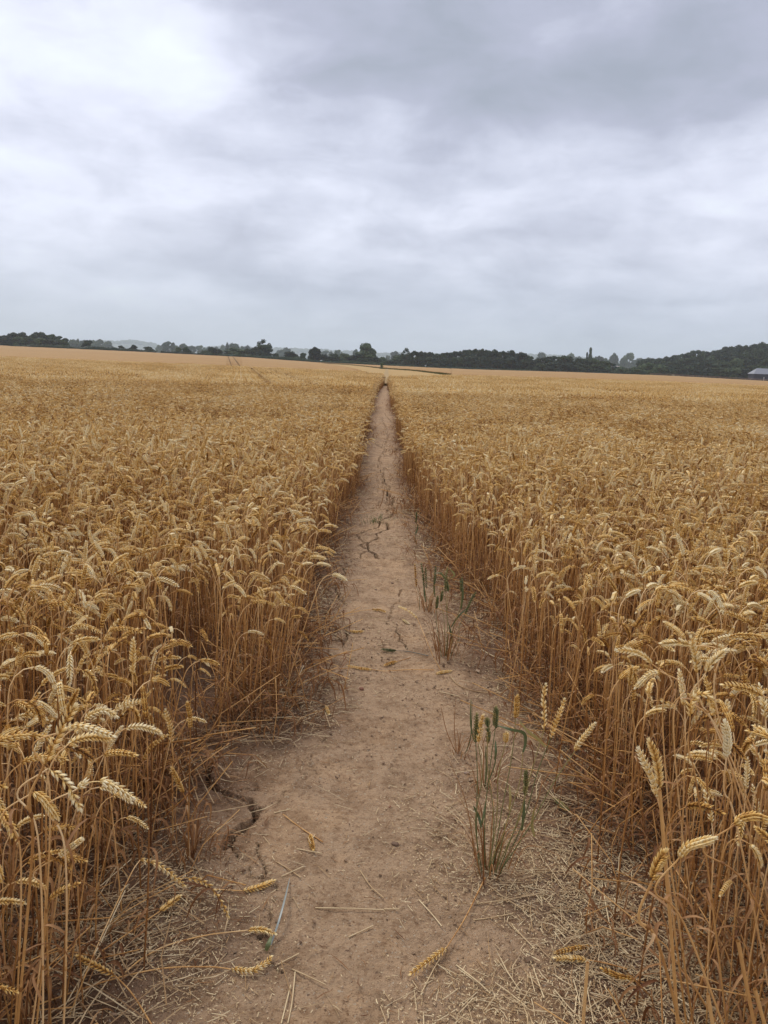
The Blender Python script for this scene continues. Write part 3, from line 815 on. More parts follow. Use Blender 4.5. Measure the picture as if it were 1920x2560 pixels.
def stalk(name, label, cat, stem, ear=None, group=None, tone=.6, r=.0019, m_stem=None, m_ear=None, leaves=0, seed=1, eartip=.0):
    """one stalk; stem and ear are lists of world points"""
    root = empty(name, stem[0]); o0 = np.array(stem[0])
    g = Geo(); S = spline(stem, 7)-o0; u = np.linspace(0, 1, len(S))
    tube(g, S, r*(1.12-.35*u), 6, tone-.1+.12*np.sin(u*13+seed)+.1*u); g.obj('stem', m_stem or M_STRAW, root)
    L = np.linalg.norm(np.diff(S, axis=0), axis=1).sum()
    if L > .25:
        for f in (.3, .62):
            k = int(f*(len(S)-1)); d = S[k+1]-S[k]; d /= np.linalg.norm(d)
            q = Geo(); tube(q, [S[k]-d*.005, S[k], S[k]+d*.005], [r*1.0, r*1.5, r*1.0], 6, tone-.35); q.obj('node', m_stem or M_STRAW, root)
    if ear is not None:
        E = spline(ear, 5)-o0
        e = ear_geo(E, 1.2+seed*.7, tone, 0, seed); e.obj('ear', m_ear or M_EAR, root)
    rr = random.Random(seed)
    for _ in range(leaves):
        q = []; P6 = np.array([S[int(i)] for i in np.linspace(0, len(S)*.85, 6)])
        leaf_geo(P6, rr.randint(0, 9999), 0, .5, q); q[0].obj('leaf', M_LEAF if m_stem is None else m_stem, root)
    return tag(root, label, cat, group)
def G(zf, x, y, z=0.0):                                      # point lying at height z over the soil
    p = at(*zf(x, y), 0.0); g0 = float(gz(p.x, p.y)); p = at(*zf(x, y), g0+z); return (p.x, p.y, p.z)
def lying(name, label, cat, zf, stem, ear=None, **k):
    z = k.pop('z', .004); zs = k.pop('zs', None)
    st_ = [G(zf, *q, (z if zs is None else zs[i])) for i, q in enumerate(stem)]
    er = None
    if ear: er = [st_[-1] if i == 0 and q == stem[-1] else G(zf, *q, (k.get('ez', z+.004) if not isinstance(k.get('ez'), tuple) else k['ez'][i])) for i, q in enumerate(ear)]
    k.pop('ez', None)
    return stalk(name, label, cat, st_, er, **k)
GF, GS = 'wheat stalks fallen on the path', 'loose straws lying on the path'
lying('fallen_stalk', 'thick pale ear leaning low out of the left crop', 'wheat', ZL, [(300, 1000), (420, 700), (560, 400), (605, 328)], [(605, 328), (680, 350), (750, 400), (798, 440)], zs=(0, .11, .19, .20), ez=(.2, .19, .165, .14), tone=.74, seed=3, group=GF, r=.0016)
lying('fallen_stalk', 'plump pale ear hanging just above the soil below the crack', 'wheat', ZL, [(420, 640), (560, 540), (740, 440), (800, 402)], [(800, 402), (890, 430), (950, 500), (988, 575)], zs=(0, .03, .08, .09), ez=(.09, .085, .06, .02), tone=.76, seed=4, group=GF, r=.0016)
lying('fallen_stalk', 'husked ear pointing right at the lower end of the crack', 'wheat', ZL, [(780, 440), (930, 455), (1050, 462)], [(1050, 462), (1120, 445), (1182, 418)], tone=.70, seed=5, group=GF)
lying('fallen_stalk', 'golden ear bent back beneath the left crop edge near the bottom', 'wheat', ZL, [(655, 1040), (570, 905), (500, 830)], [(500, 830), (420, 790), (335, 745)], zs=(.004, .02, .05), ez=(.05, .06, .06), tone=.6, seed=6, group=GF)
lying('fallen_stalk', 'long yellow stalk with a curled ear tip, lowest on the left', 'wheat', ZL, [(40, 1000), (230, 930), (480, 845), (700, 797), (900, 790), (1000, 800)], [(1000, 800), (1080, 808), (1140, 780), (1172, 748)], tone=.62, seed=7, group=GF, z=.010)
lying('fallen_stalk', 'bowed pale stalk lying above the long yellow one', 'wheat', ZL, [(540, 815), (620, 750), (730, 695), (900, 652), (1070, 632)], [(1070, 632), (1130, 630), (1185, 648)], tone=.68, seed=8, group=GF, z=.012)
lying('fallen_stalk', 'greyish weathered ear lying beside the left crop', 'wheat', ZL, [(440, 722), (560, 640), (690, 550)], [(690, 550), (730, 520), (775, 486)], tone=.66, seed=9, group=GF, z=.02)
lying('fallen_stalk', 'straw with a short broken ear right of the crack', 'wheat', ZL, [(1395, 250), (1300, 190), (1222, 130)], None, tone=.62, seed=10, group=GF)
lying('ear_fragment', 'short dark broken ear right of the cracked soil', 'wheat', ZL, [(1335, 212), (1338, 220)], [(1338, 220), (1345, 250), (1352, 282)], tone=.42, seed=11, r=.001)
lying('fallen_stalk', 'stalk with golden ear pointing to the lower left, right half', 'wheat', ZR, [(437, 405), (400, 480), (350, 580), (270, 708)], [(270, 708), (200, 760), (115, 822)], tone=.56, seed=12, group=GF, z=.012)
lying('fallen_stalk', 'upper of two golden ears lying together on the chaff', 'wheat', ZR, [(1040, 690), (890, 700)], [(890, 700), (815, 712), (745, 728)], tone=.55, seed=13, group=GF)
lying('fallen_stalk', 'lower of two golden ears lying together on the chaff', 'wheat', ZR, [(1050, 800), (960, 775), (880, 760)], [(880, 760), (815, 755), (742, 752)], tone=.50, seed=14, group=GF, z=.008)
lying('fallen_stalk', 'stalk with green tinged ear on the chaff before the right crop', 'wheat', ZR, [(1088, 260), (930, 185), (805, 122)], [(805, 122), (770, 92), (735, 64)], tone=.62, seed=15, group=GF, m_ear=M_GREEN, z=.012)
lying('fallen_stalk', 'dark shaded ear lying among chaff at the foot of the right stalks', 'wheat', ZR, [(1150, 868), (1090, 845)], [(1090, 845), (1020, 835), (945, 800)], tone=.42, seed=16, group=GF)
lying('fallen_stalk', 'long stalk lying across the middle of the path, ear at left', 'wheat', Z7, [(1150, 1362), (1000, 1360), (870, 1368), (780, 1360)], [(780, 1360), (710, 1352), (640, 1338)], tone=.60, seed=17, group=GF, z=.006)
lying('leaning_stalk', 'golden ear on a thin stem leaning left over the path', 'wheat', Z7, [(1195, 1375), (1140, 1270), (1090, 1150), (1050, 1055)], [(1050, 1055), (1000, 1015), (940, 987)], zs=(0, .07, .13, .16), ez=(.16, .18, .17), tone=.58, seed=18, r=.0017)
lying('fallen_stalk', 'blue green stalk with green ear lying towards the path centre', 'wheat', Z7, [(1115, 1278), (1010, 1255), (925, 1248)], [(925, 1248), (885, 1246), (843, 1240)], tone=.25, seed=19, group=GF, m_stem=M_GREYFILM, m_ear=M_GREEN, z=.008)
lying('fallen_stalk', 'brown stalk with an ear lying under the blue green one', 'wheat', Z7, [(1010, 1290), (930, 1312)], [(930, 1312), (895, 1322), (858, 1334)], tone=.36, seed=20, group=GF)
lying('fallen_stalk', 'stalk ending in a small ear, reaching from the left crop half way up', 'wheat', Z7, [(350, 1110), (470, 1105), (600, 1118), (650, 1132)], [(650, 1132), (690, 1137), (728, 1132)], tone=.48, seed=21, group=GF, z=.006)
lying('fallen_stalk', 'curving stalk bowed across from the left crop above the others', 'wheat', Z7, [(330, 1100), (420, 1050), (540, 1040), (700, 1012), (780, 1005)], [(780, 1005), (830, 1008), (860, 1018)], tone=.46, seed=22, group=GF, z=.008)
lying('ear_fragment', 'small pale ear stub alone on the bare path', 'wheat', Z7, [(503, 1570), (508, 1578)], [(508, 1578), (518, 1600), (528, 1622)], tone=.72, seed=23, r=.001)
lying('ear_fragment', 'pale ear stub beside the leaning golden ear', 'wheat', Z7, [(958, 1058), (965, 1065)], [(965, 1065), (980, 1075), (998, 1086)], tone=.8, seed=24, r=.001)
lying('ear_fragment', 'golden ear lying at the foot of the large green tuft', 'wheat', Z7, [(1140, 1388), (1160, 1385)], [(1160, 1385), (1200, 1375), (1250, 1368)], tone=.72, seed=25, r=.001)
STR = [('ZL', [(1362, 535), (1510, 538), (1658, 544)], 'single straight straw lying level near the path centre', .72), ('ZL', [(1215, 1036), (1236, 950), (1256, 868)], 'left straw of a pale upright bundle at the bottom', .86),
       ('ZL', [(1243, 1036), (1262, 940), (1275, 812)], 'right straw of a pale upright bundle at the bottom', .78), ('ZL', [(1185, 125), (1255, 108)], 'short pale straw at the bend of the crack', .82),
       ('ZL', [(1012, 212), (1108, 182)], 'short straw pointing out of the crack', .62), ('ZL', [(1282, 280), (1390, 300)], 'thin straw below the broken ear', .75),
       ('ZL', [(1555, 372), (1600, 440), (1658, 492)], 'slanting straw at the middle of the path bottom', .55), ('ZL', [(1192, 335), (1250, 370), (1300, 405)], 'dull straw crossing above the grey blade', .5),
       ('ZL', [(1215, 400), (1312, 356)], 'pale straw crossing over the dull one', .78), ('ZL', [(1505, 662), (1612, 612)], 'pale straw in the centre bottom', .75),
       ('ZL', [(1190, 785), (1292, 732)], 'straw lying right of the curled ear tip', .72), ('ZL', [(1262, 800), (1340, 835), (1408, 868)], 'tangled straw right of the pale bundle', .6),
       ('ZL', [(545, 440), (640, 560), (715, 668)], 'old straw leaning beneath the two plump ears', .45), ('ZL', [(0, 790), (150, 745), (290, 732)], 'straw crossing the lower left stems', .7),
       ('ZR', [(752, 360), (850, 385), (920, 408), (1060, 440)], 'long yellow straw before the right crop', .62), ('ZR', [(688, 490), (760, 560), (832, 642)], 'yellow straw slanting down through the chaff', .62),
       ('ZR', [(940, 412), (958, 520), (980, 632)], 'white thin straw on dark soil', .95), ('ZR', [(552, 608), (600, 660), (652, 712)], 'short double straw on the chaff', .66),
       ('ZR', [(312, 782), (400, 850), (460, 905)], 'pale straw slanting right at the bottom', .82), ('ZR', [(480, 858), (545, 905), (615, 962)], 'pale straw ending at the bottom centre right', .8),
       ('ZR', [(385, 588), (480, 575), (560, 558)], 'golden leaf sheath straw below the tuft', .6), ('ZR', [(395, 518), (540, 498), (690, 470)], 'straw level below the foot of the tuft', .62),
       ('ZR', [(270, 706), (220, 790), (162, 902)], 'straight straw under the golden ear', .68), ('ZR', [(455, 440), (520, 490), (605, 545)], 'dull straw from the tuft foot to the right', .55),
       ('ZR', [(820, 1036), (832, 915)], 'left of two upright white straws at the bottom edge', .95), ('ZR', [(842, 1036), (845, 925)], 'right of two upright white straws at the bottom edge', .92),
       ('ZR', [(722, 278), (830, 295), (940, 308)], 'golden straw right of the green tuft', .6), ('ZR', [(640, 780), (665, 850), (692, 925)], 'pale straw between bare soil patches', .85),
       ('ZR', [(150, 500), (205, 560), (250, 615)], 'pale straw left of the tuft foot', .84), ('ZR', [(0, 540), (66, 541)], 'short golden straw by the path centre', .66),
       ('Z7', [(320, 1266), (365, 1240), (412, 1216)], 'pale straw beside the left clump', .78), ('Z7', [(815, 1214), (876, 1207)], 'short straw above the green ear', .7),
       ('Z7', [(495, 1120), (560, 1150), (608, 1182)], 'bent straw at the small crack', .62), ('Z7', [(468, 932), (500, 880), (552, 818)], 'straw arching from the left litter', .7),
       ('Z7', [(265, 1610), (340, 1645), (398, 1660)], 'thick straw right of the left clump', .62), ('Z7', [(1425, 1238), (1500, 1280), (1580, 1305)], 'white split straw in front of the right crop', .95),
       ('Z7', [(1240, 1395), (1300, 1455), (1400, 1490), (1560, 1500)], 'long brown straw running into the right crop', .45), ('Z7', [(1180, 1490), (1300, 1520)], 'pale straw on the chaff mid way', .75),
       ('Z7', [(520, 480), (650, 400), (750, 322)], 'long straw sticking out of the left crop far up', .66), ('Z7', [(440, 620), (560, 545), (640, 520)], 'straw leaning from the left crop by the green weed', .64)]
ZD = {'ZL': ZL, 'ZR': ZR, 'Z7': Z7}
for n_, (zk, P_, lab, tn) in enumerate(STR):
    g = Geo(); pts3 = [np.array(G(ZD[zk], *q, .003 if i == 0 else .007)) for i, q in enumerate(P_)]; C = spline(pts3, 5)
    tube(g, C-pts3[0], .0017 if zk != 'Z7' else .0021, 6, tn+.06*np.sin(np.linspace(0, 9, len(C))))
    o = g.obj('straw', M_CHAFF); o.location = pts3[0]; tag(o, lab, 'straw', GS)
# grey blue blade lying on the soil
def blade(root, P, w, m, t=.5, cup=.35, name='leaf', o0=(0, 0, 0)):
    C = spline(P, 6)-np.array(o0); u = np.linspace(0, 1, len(C)); d = C[-1]-C[0]
    g = Geo(); strip(g, C, w*np.sin(np.pi*np.clip(.12+u*.88, 0, 1))**.6+.0004, np.array([1.0, .25, .3]), t, cup); return g.obj(name, m, root)
pb = [G(ZL, 1170, 695, .004), G(ZL, 1205, 590, .03), G(ZL, 1232, 490, .03), G(ZL, 1252, 405, .008)]
o = empty('dead_blade', pb[0]); tag(o, 'blue grey curled blade lying on the soil left of centre', 'grass blade')
blade(o, pb, .0028, M_GREYFILM, .7, o0=pb[0])
blade(o, [G(ZL, 1150, 720, .004), G(ZL, 1160, 690, .02), G(ZL, 1172, 655, .02)], .006, M_GREEN, .35, o0=pb[0], name='husk')

# feature stalks standing at the crop's edges: the ear is set at the depth of its root
def standing(zf, base, ear, label, tone=.7, seed=1, D=None, leaves=2, m_stem=None, m_ear=None, grp=None, r=.0019, name='wheat_plant', bow=.0, cat='wheat', back=0.0):
    b = Vector(G(zf, *base)) if not isinstance(base, Vector) else base
    Dp = b.y if D is None else D
    E = [far(*zf(*q), Dp-back*i) for i, q in enumerate(ear)]
    e0 = E[0]; d = (E[1]-E[0]).normalized(); ln = (e0-b).length
    mid1 = b.lerp(e0, .45); mid2 = b.lerp(e0, .8)
    c1 = e0-d*min(.07, ln*.2); c1.z = e0.z-abs(d.z)*.05-.02 if d.z < .2 else c1.z
    st_ = [tuple(b), tuple(mid1+Vector((bow, 0, 0))), tuple(mid2.lerp(c1, .3)+Vector((bow*.6, 0, 0))), tuple(c1), tuple(e0)]
    return stalk(name, label, cat, st_, [tuple(q) for q in E], grp or (GL if b.x < 0 else GR), tone, r, m_stem, m_ear, leaves, seed)
def gv(x, y): return Vector((x, y, float(gz(x, y))))
standing(ZA, gv(-.62, 1.22), [(400, 735), (480, 790), (570, 880), (620, 980), (665, 1065)], 'large pale ear drooping down to the right, left crop edge', .86, 31, D=1.22)
standing(ZA, gv(-.60, 1.25), [(640, 905), (720, 855), (840, 845), (960, 890), (1095, 975)], 'large pale ear arching right over dark soil', .82, 32, D=1.25)
standing(ZA, gv(-.70, 1.36), [(530, 420), (600, 385), (700, 388), (820, 425), (935, 465)], 'long pale ear reaching right, above the two large drooping ears', .76, 33, D=1.36)
standing(ZA, gv(-.72, 1.30), [(275, 930), (345, 975), (410, 1050), (470, 1135)], 'golden ear hanging left of the large pale drooping ear', .6, 34, D=1.25)
standing(ZA, gv(-.66, 1.15), [(370, 700), (440, 540), (520, 380), (620, 220)], 'stout upright golden ear leaning right at the left crop edge', .58, 35, D=1.10, r=.0024)
standing(ZA, gv(-.70, 1.30), [(490, 1460), (560, 1410), (665, 1330)], 'small pale ear low down between the left stems', .85, 36, D=1.40)
standing(ZA, (1560, 1480), [(1577, 400), (1575, 300), (1555, 195)], 'rusty upright ear alone over bare soil, left side', .34, 37, leaves=1)
standing(ZA, (1435, 1330), [(1425, 520), (1415, 400), (1375, 255)], 'upright golden ear on a thick pale stem by bare soil', .62, 38, leaves=1, r=.0028)
standing(ZA, (1265, 1080), [(1262, 470), (1262, 390), (1250, 295)], 'short golden upright ear left of the thick pale stem', .6, 39, leaves=1)
standing(ZA, (1610, 1420), [(1520, 940), (1480, 850), (1425, 735)], 'brown withered ear leaning left in the sparse clump', .4, 40, leaves=2)
standing(ZA, (1180, 1330), [(1190, 670), (1250, 560), (1380, 460)], 'ear leaning right towards the bare soil, left side', .55, 41, leaves=1)
standing(ZA, gv(-.78, 1.6), [(690, 350), (760, 290), (860, 255), (960, 300)], 'curled pale ear in front of tall stems, left crop', .78, 42, D=1.6)
standing(ZC, gv(.80, 1.42), [(1185, 1690), (1190, 1600), (1245, 1550), (1300, 1580), (1322, 1640)], 'hooked golden ear bent over at the right crop edge', .66, 43, D=1.42)
standing(ZC, gv(.90, 1.38), [(1405, 1935), (1412, 1830), (1395, 1725)], 'bright pale upright ear in the lower right', .92, 44, D=1.36)
standing(ZC, gv(1.0, 1.50), [(1625, 1560), (1560, 1525), (1480, 1505), (1390, 1495)], 'yellow ear pointing left, right crop edge', .68, 45, D=1.50)
standing(ZC, gv(.72, 1.42), [(985, 2180), (960, 2070), (915, 1980), (872, 1890)], 'pale ear leaning left, left one of a touching pair', .84, 46, D=1.30)
standing(ZC, gv(.73, 1.40), [(1000, 2120), (990, 2010), (970, 1920), (935, 1840)], 'golden ear leaning left, right one of a touching pair', .62, 47, D=1.28)
standing(ZC, gv(.84, 1.8), [(950, 1365), (900, 1320), (830, 1290), (740, 1282)], 'pale ear reaching left over the shaded stems, right crop', .8, 48, D=1.8)
standing(ZC, gv(.86, 1.75), [(1000, 1410), (940, 1430), (900, 1465), (858, 1505)], 'ear curving down to the left, right crop edge', .7, 49, D=1.75)
standing(ZC, gv(1.05, 1.62), [(1180, 1250), (1120, 1235), (1020, 1240)], 'pale ear pointing left above the others at right', .88, 50, D=1.62)
standing(ZC, gv(1.1, 1.62), [(1230, 1420), (1220, 1320), (1190, 1210)], 'tall pale upright ear amid a starlike cluster at right', .86, 51, D=1.60)
standing(ZC, gv(1.1, 1.62), [(1280, 1420), (1320, 1350), (1390, 1290)], 'pale ear slanting up to the right in the starlike cluster', .86, 52, D=1.60)
standing(ZB, gv(.80, 1.12), [(925, 810), (980, 735), (1080, 690), (1195, 655)], 'golden ear pointing up right, low in the lower right', .64, 53, D=1.12, bow=-.02)
standing(ZB, gv(.98, 1.2), [(1380, 540), (1440, 490), (1540, 468), (1655, 492)], 'golden ear reaching the right picture edge', .56, 54, D=1.2)
standing(ZB, gv(.66, 1.12), [(700, 1000), (740, 890), (800, 770)], 'golden ear clasped by its sheath, lower right', .55, 55, D=1.1, r=.0026)
for (zf, base, top, w) in ((ZB, gv(.66, 1.04), (1160, 1940), .003), (ZB, gv(.79, 1.02), (1550, 1900), .003), (ZR, gv(.32, .99), (880, 770), .0025), (ZB, gv(.74, 1.03), (1410, 1500), .003), (ZB, gv(.60, 1.15), (760, 250), .003)):
    t_ = far(*zf(*top), base.y)
    g = Geo(); C = spline([(0, 0, 0), tuple((t_-base)*.5+Vector((.006, 0, 0))), tuple(t_-base)], 6)
    tube(g, C, w, 6, .6); o = g.obj('cut_stem', M_STRAW); o.location = base
    tag(o, {1940: 'short cut stem at the bottom edge, left of a matching stub', 1900: 'short cut stem at the bottom edge, nearest the corner', 770: 'blurred brown cut stem on the chaff, bottom', 1500: 'taller cut stem with pale top, lower right', 250: 'tall pale sheath without ear before the right crop'}[top[1]], 'stem', 'cut stems at the lower right')

# green tufts on the path
def tuft(name, label, zf, base, stalks, blades, grp='green and withered tufts on the path', dead=8, seed=1, spread=.05, mdead=None, hdead=(.08, .2)):
    b = Vector(G(zf, *base)); root = empty(name, b); r = random.Random(seed)
    for i, (bx, ear, tone, green) in enumerate(stalks):
        b0 = b+Vector((bx, r.uniform(-.02, .02), 0)); D = b.y+r.uniform(-.02, .03)
        E = [far(*zf(*q), D) for q in ear]; e0 = E[0]
        st_ = [b0, b0.lerp(e0, .4)+Vector((r.uniform(-.016, .016), 0, 0)), b0.lerp(e0, .75)+Vector((r.uniform(-.012, .012), 0, 0)), e0]
        g = Geo(); S = spline([tuple(q-b) for q in st_], 6); u = np.linspace(0, 1, len(S))
        tube(g, S, .0015*(1.2-.4*u), 5, .40+.25*u*(i % 3)+(.35 if i % 4 == 3 else 0)); g.obj('stem', M_GREEN, root)
        if len(E) > 1:
            e = ear_geo(spline([tuple(q-b) for q in E], 5), 1.0+i, tone+(.18 if green == 1 else 0), 0, seed*10+i); e.obj('ear', M_GREEN if green == 1 else M_EAR, root)
    for (P_, w, t, gm) in blades:
        blade(root, [tuple(far(*zf(*q), b.y+r.uniform(-.01, .02))) for q in P_], w*.72, M_GREEN if gm else M_LEAF, t, o0=b)
    for _ in range(dead):
        a = r.uniform(0, 6.28); h = r.uniform(*hdead); d = Vector((math.cos(a), math.sin(a), 0)); o_ = d*r.uniform(0, spread)
        g = Geo(); C = spline([tuple(o_), tuple(o_+d*h*.25+Vector((0, 0, h*.6))), tuple(o_+d*h*r.uniform(.5, .9)+Vector((0, 0, h*r.uniform(.3, 1.0))))], 5)
        u = np.linspace(0, 1, len(C))
        strip(g, C, .0022*(1-u)**.6+.0004, (-d.y, d.x, .2), r.uniform(.15, .6), .4); g.obj('dead_leaf', mdead or M_LEAF, root)
    return tag(root, label, 'grass tuft', grp)
tuft('wheat_tuft', 'large tuft of green wheat with golden upright ears, right of the path bottom', ZT, (470, 1610),
     [(-.03, [(362, 520), (365, 420), (370, 290)], .35, 1), (-.02, [(385, 530), (400, 420), (425, 300)], .55, 0), (0, [(462, 430), (458, 330)], .3, 1), (0, [(610, 520), (614, 450)], .5, 0),
      (.01, [(695, 320), (702, 240), (708, 140)], .5, 0), (.03, [(930, 410), (932, 300), (925, 180), (942, 40)], .64, 0), (.03, [(985, 480), (1015, 380), (1055, 280), (1095, 165)], .74, 0),
      (.02, [(772, 960), (778, 860), (782, 760)], .3, 1), (.02, [(755, 590)], .3, 1), (-.01, [(525, 400), (528, 320), (530, 235)], .3, 1), (.04, [(1185, 590), (1225, 520), (1280, 450), (1345, 365)], .66, 0), (0, [(630, 1150)], .3, 1), (.0, [(600, 1190)], .3, 1)],
     [([(755, 600), (775, 520), (760, 440), (650, 410), (520, 370)], .0065, .12, 1), ([(940, 555), (880, 490), (800, 430), (720, 335)], .0055, .75, 1), ([(410, 1220), (385, 1130), (342, 1040)], .0055, .12, 1),
      ([(400, 1230), (425, 1140), (446, 1000)], .004, .3, 1), ([(520, 660), (530, 600), (525, 500)], .005, .15, 1), ([(745, 1250), (760, 1120), (768, 980)], .006, .14, 1), ([(850, 1300), (830, 1200), (850, 1050)], .006, .7, 1), ([(640, 1080), (650, 980), (640, 860)], .005, .8, 1)], dead=24, seed=3, spread=.07, hdead=(.08, .30))
tuft('wheat_tuft', 'tall blue green wheat tuft half way up beside the right crop', Z7, (1215, 1285),
     [(-.02, [(1165, 1000), (1170, 930)], .2, 1), (0, [(1215, 900), (1220, 830), (1230, 760)], .4, 1), (.01, [(1235, 900), (1225, 840)], .3, 1), (.02, [(1310, 900), (1315, 820)], .2, 1), (.03, [(1330, 1040), (1370, 950), (1395, 905)], .2, 1), (0, [(1190, 960), (1200, 900)], .3, 1)],
     [([(1220, 830), (1190, 790), (1150, 790)], .006, .35, 1), ([(1240, 1250), (1255, 1180), (1235, 1080)], .008, .1, 1), ([(1250, 1110), (1290, 1050), (1340, 1000)], .006, .1, 1), ([(1230, 830), (1270, 800), (1240, 760)], .007, .6, 1), ([(1310, 1000), (1320, 900), (1300, 820)], .008, .15, 1)], dead=40, seed=4, spread=.11, hdead=(.08, .28))
tuft('wheat_tuft', 'small dark green tuft above the tall blue green one', Z7, (1110, 1010),
     [(-.05, [(1045, 870), (1040, 800), (1035, 740)], .35, 0), (-.01, [(1090, 870), (1085, 800), (1075, 735)], .2, 1), (0, [(1105, 880), (1100, 760)], .2, 1), (.02, [(1150, 860), (1160, 750)], .2, 1)],
     [([(1100, 960), (1092, 900), (1090, 850)], .007, .1, 1), ([(1155, 930), (1150, 860), (1165, 800)], .007, .15, 1)], dead=26, seed=5, spread=.10, hdead=(.08, .24))
tuft('wheat_stalk', 'single green stalk with upright ear on the right path edge', Z7, (1040, 612), [(0, [(1043, 490), (1046, 430)], .15, 1)], [([(1040, 560), (1050, 530), (1055, 500)], .008, .1, 1)], dead=5, seed=6, spread=.04, hdead=(.03, .08))
tuft('withered_tuft', 'withered brown stubble clump in the centre of the path', Z7, (918, 436), [], [], dead=16, seed=7, spread=.05, hdead=(.05, .22))
tuft('withered_tuft', 'thinner withered stems left of the brown stubble clump', Z7, (828, 402), [], [([(828, 402), (845, 350), (857, 275)], .005, .2, 0)], dead=7, seed=8, spread=.09, hdead=(.05, .16))
tuft('withered_tuft', 'thin brown stems left of the large green tuft', ZT, (215, 620), [], [([(200, 610), (120, 420), (70, 200)], .0016, .3, 0), ([(205, 600), (185, 400), (195, 170)], .0016, .35, 0), ([(215, 600), (218, 480), (205, 400)], .0014, .3, 0), ([(270, 620), (320, 480), (335, 180)], .0022, .1, 1), ([(345, 500), (320, 350), (325, 150)], .004, .25, 1)], dead=14, seed=9, spread=.06, hdead=(.05, .13))
tuft('withered_tuft', 'withered tuft directly behind the large green tuft', ZT, (440, 900), [(0, [(465, 520), (470, 430)], .4, 1)], [([(440, 880), (450, 700), (445, 540)], .003, .3, 1), ([(450, 890), (520, 700), (530, 560)], .003, .15, 1)], dead=18, seed=10, spread=.06, hdead=(.05, .16))
tuft('green_weed', 'low dark green weed spreading over the path centre', Z7, (800, 485), [], [], dead=70, seed=11, spread=.22, mdead=M_GREEN, hdead=(.03, .07))
tuft('green_weed', 'green weed at the right path edge far up', Z7, (985, 75), [], [], dead=30, seed=12, spread=.10, mdead=M_GREEN, hdead=(.06, .16))
tuft('withered_tuft', 'brown withered leaves at the foot of the left protruding clump', Z7, (95, 1690), [], [], dead=60, seed=13, spread=.12, hdead=(.04, .12))
tuft('withered_tuft', 'brown withered leaves below the sparse left clump by the crack', ZA, (1590, 1460), [], [], dead=40, seed=14, spread=.09, hdead=(.04, .14))

# stones and clods
def stone(name, label, zf, p, s, m, seed, cat='stone'):
    r = np.random.default_rng(seed); n, k = 9, 12; th = np.linspace(0, np.pi, n); V = []
    for a in th:
        for b_ in np.arange(k)*2*np.pi/k:
            d = np.array([math.sin(a)*math.cos(b_), math.sin(a)*math.sin(b_), math.cos(a)])
            q = 1+.30*float(fbm(d[0]*2+seed, d[1]*2+d[2]*1.7, 3, seed)); V.append(np.sign(d)*np.abs(d)**.8*q*np.array(s))
    g = Geo(); g.add(V, grid_faces(n, k, True)[:, ::-1].copy(), .5); o = g.obj(name, m, smooth=True)
    b = G(zf, *p); o.location = (b[0], b[1], b[2]+s[2]*.35); o.rotation_euler = (0, 0, seed); return tag(o, label, cat)
stone('stone', 'reddish brown stone alone on the bare path', Z7, (720, 1478), (.013, .010, .008), M_STONE, 2)
stone('stone', 'flat pale pinkish stone left of the large tuft', ZT, (287, 772), (.012, .008, .004), M_PALESTONE, 3)
stone('stone', 'tiny dark red pebble at the path centre', ZR, (25, 100), (.005, .004, .003), M_STONE, 4)
stone('soil_clod', 'dark soil clod at the far path centre', Z7, (902, 850), (.012, .009, .006), M_CLOD, 5, 'clod')
stone('soil_clod', 'dark clod left of the far crack', Z7, (803, 890), (.011, .009, .006), M_CLOD, 6, 'clod')
stone('soil_clod', 'brown clod left of the path half way up', Z7, (380, 1368), (.014, .009, .006), M_CLOD, 7, 'clod')
stone('soil_clod', 'rough clod right of the brown one', Z7, (452, 1400), (.012, .009, .006), M_CLOD, 8, 'clod')
stone('soil_clod', 'dark clod beside the crack in the lower path', ZR, (48, 262), (.012, .009, .006), M_CLOD, 9, 'clod')

# straw litter and chaff: more than anyone could count
def litter(name, label, n, ylo, yhi, kinds, dens, m, zup=.002, seed=1):
    r = np.random.default_rng(seed)
    k = n*9; y = ylo*(yhi/ylo)**r.random(k); u = r.uniform(-1.5, 1.5, k)
    c = (xl(y)+xr(y))/2; hw = (xr(y)-xl(y))/2; x = c+u*hw
    w = dens(x, y, u)*(y/ylo)**.2
    keep = r.random(k) < w/np.percentile(w, 99.5); x, y, u = x[keep][:n], y[keep][:n], u[keep][:n]; n = len(x)
    z = gz(x, y)
    ln, wd, th_, bend, tt = kinds(r, n, y)
    a = r.uniform(0, 2*np.pi, n); tl = r.normal(0, .10, n)
    d = np.stack([np.cos(a)*np.cos(tl), np.sin(a)*np.cos(tl), np.sin(tl)], -1); s = np.stack([-np.sin(a), np.cos(a), 0*a], -1)
    up = np.array([0, 0, 1.0])
    C = np.stack([x, y, z+zup+th_+np.abs(np.sin(tl))*ln*.5+r.exponential(.0015, n)], -1)
    V = np.zeros((n, 3, 4, 3)); tint = np.zeros((n, 3, 4))
    for i, q in enumerate((-1, 0, 1)):
        cc = C+d*(ln*q*.5)[:, None]+s*(bend*(1-q*q))[:, None]
        wf = np.where(wd > th_*1.6, 1 if q == 0 else .25, 1.0)*wd
        for j, (p, h) in enumerate(((-1, 0), (0, 1), (1, 0), (0, -1))):
            V[:, i, j] = cc+s*(wf*p)[:, None]+up*(th_*h)[:, None]
    F = []
    for i in (0, 1):
        for j in range(4): F.append((i*4+j, i*4+(j+1) % 4, (i+1)*4+(j+1) % 4, (i+1)*4+j))
    F.append((3, 2, 1, 0)); F.append((8, 9, 10, 11))
    F = (np.arange(n)[:, None, None]*12+np.array(F)[None]).reshape(-1, 4)
    g = Geo(); g.add(V.reshape(-1, 3), F, np.repeat(tt, 12)); o = g.obj(name, m, smooth=False)
    return tag(o, label, 'litter', kind='stuff')
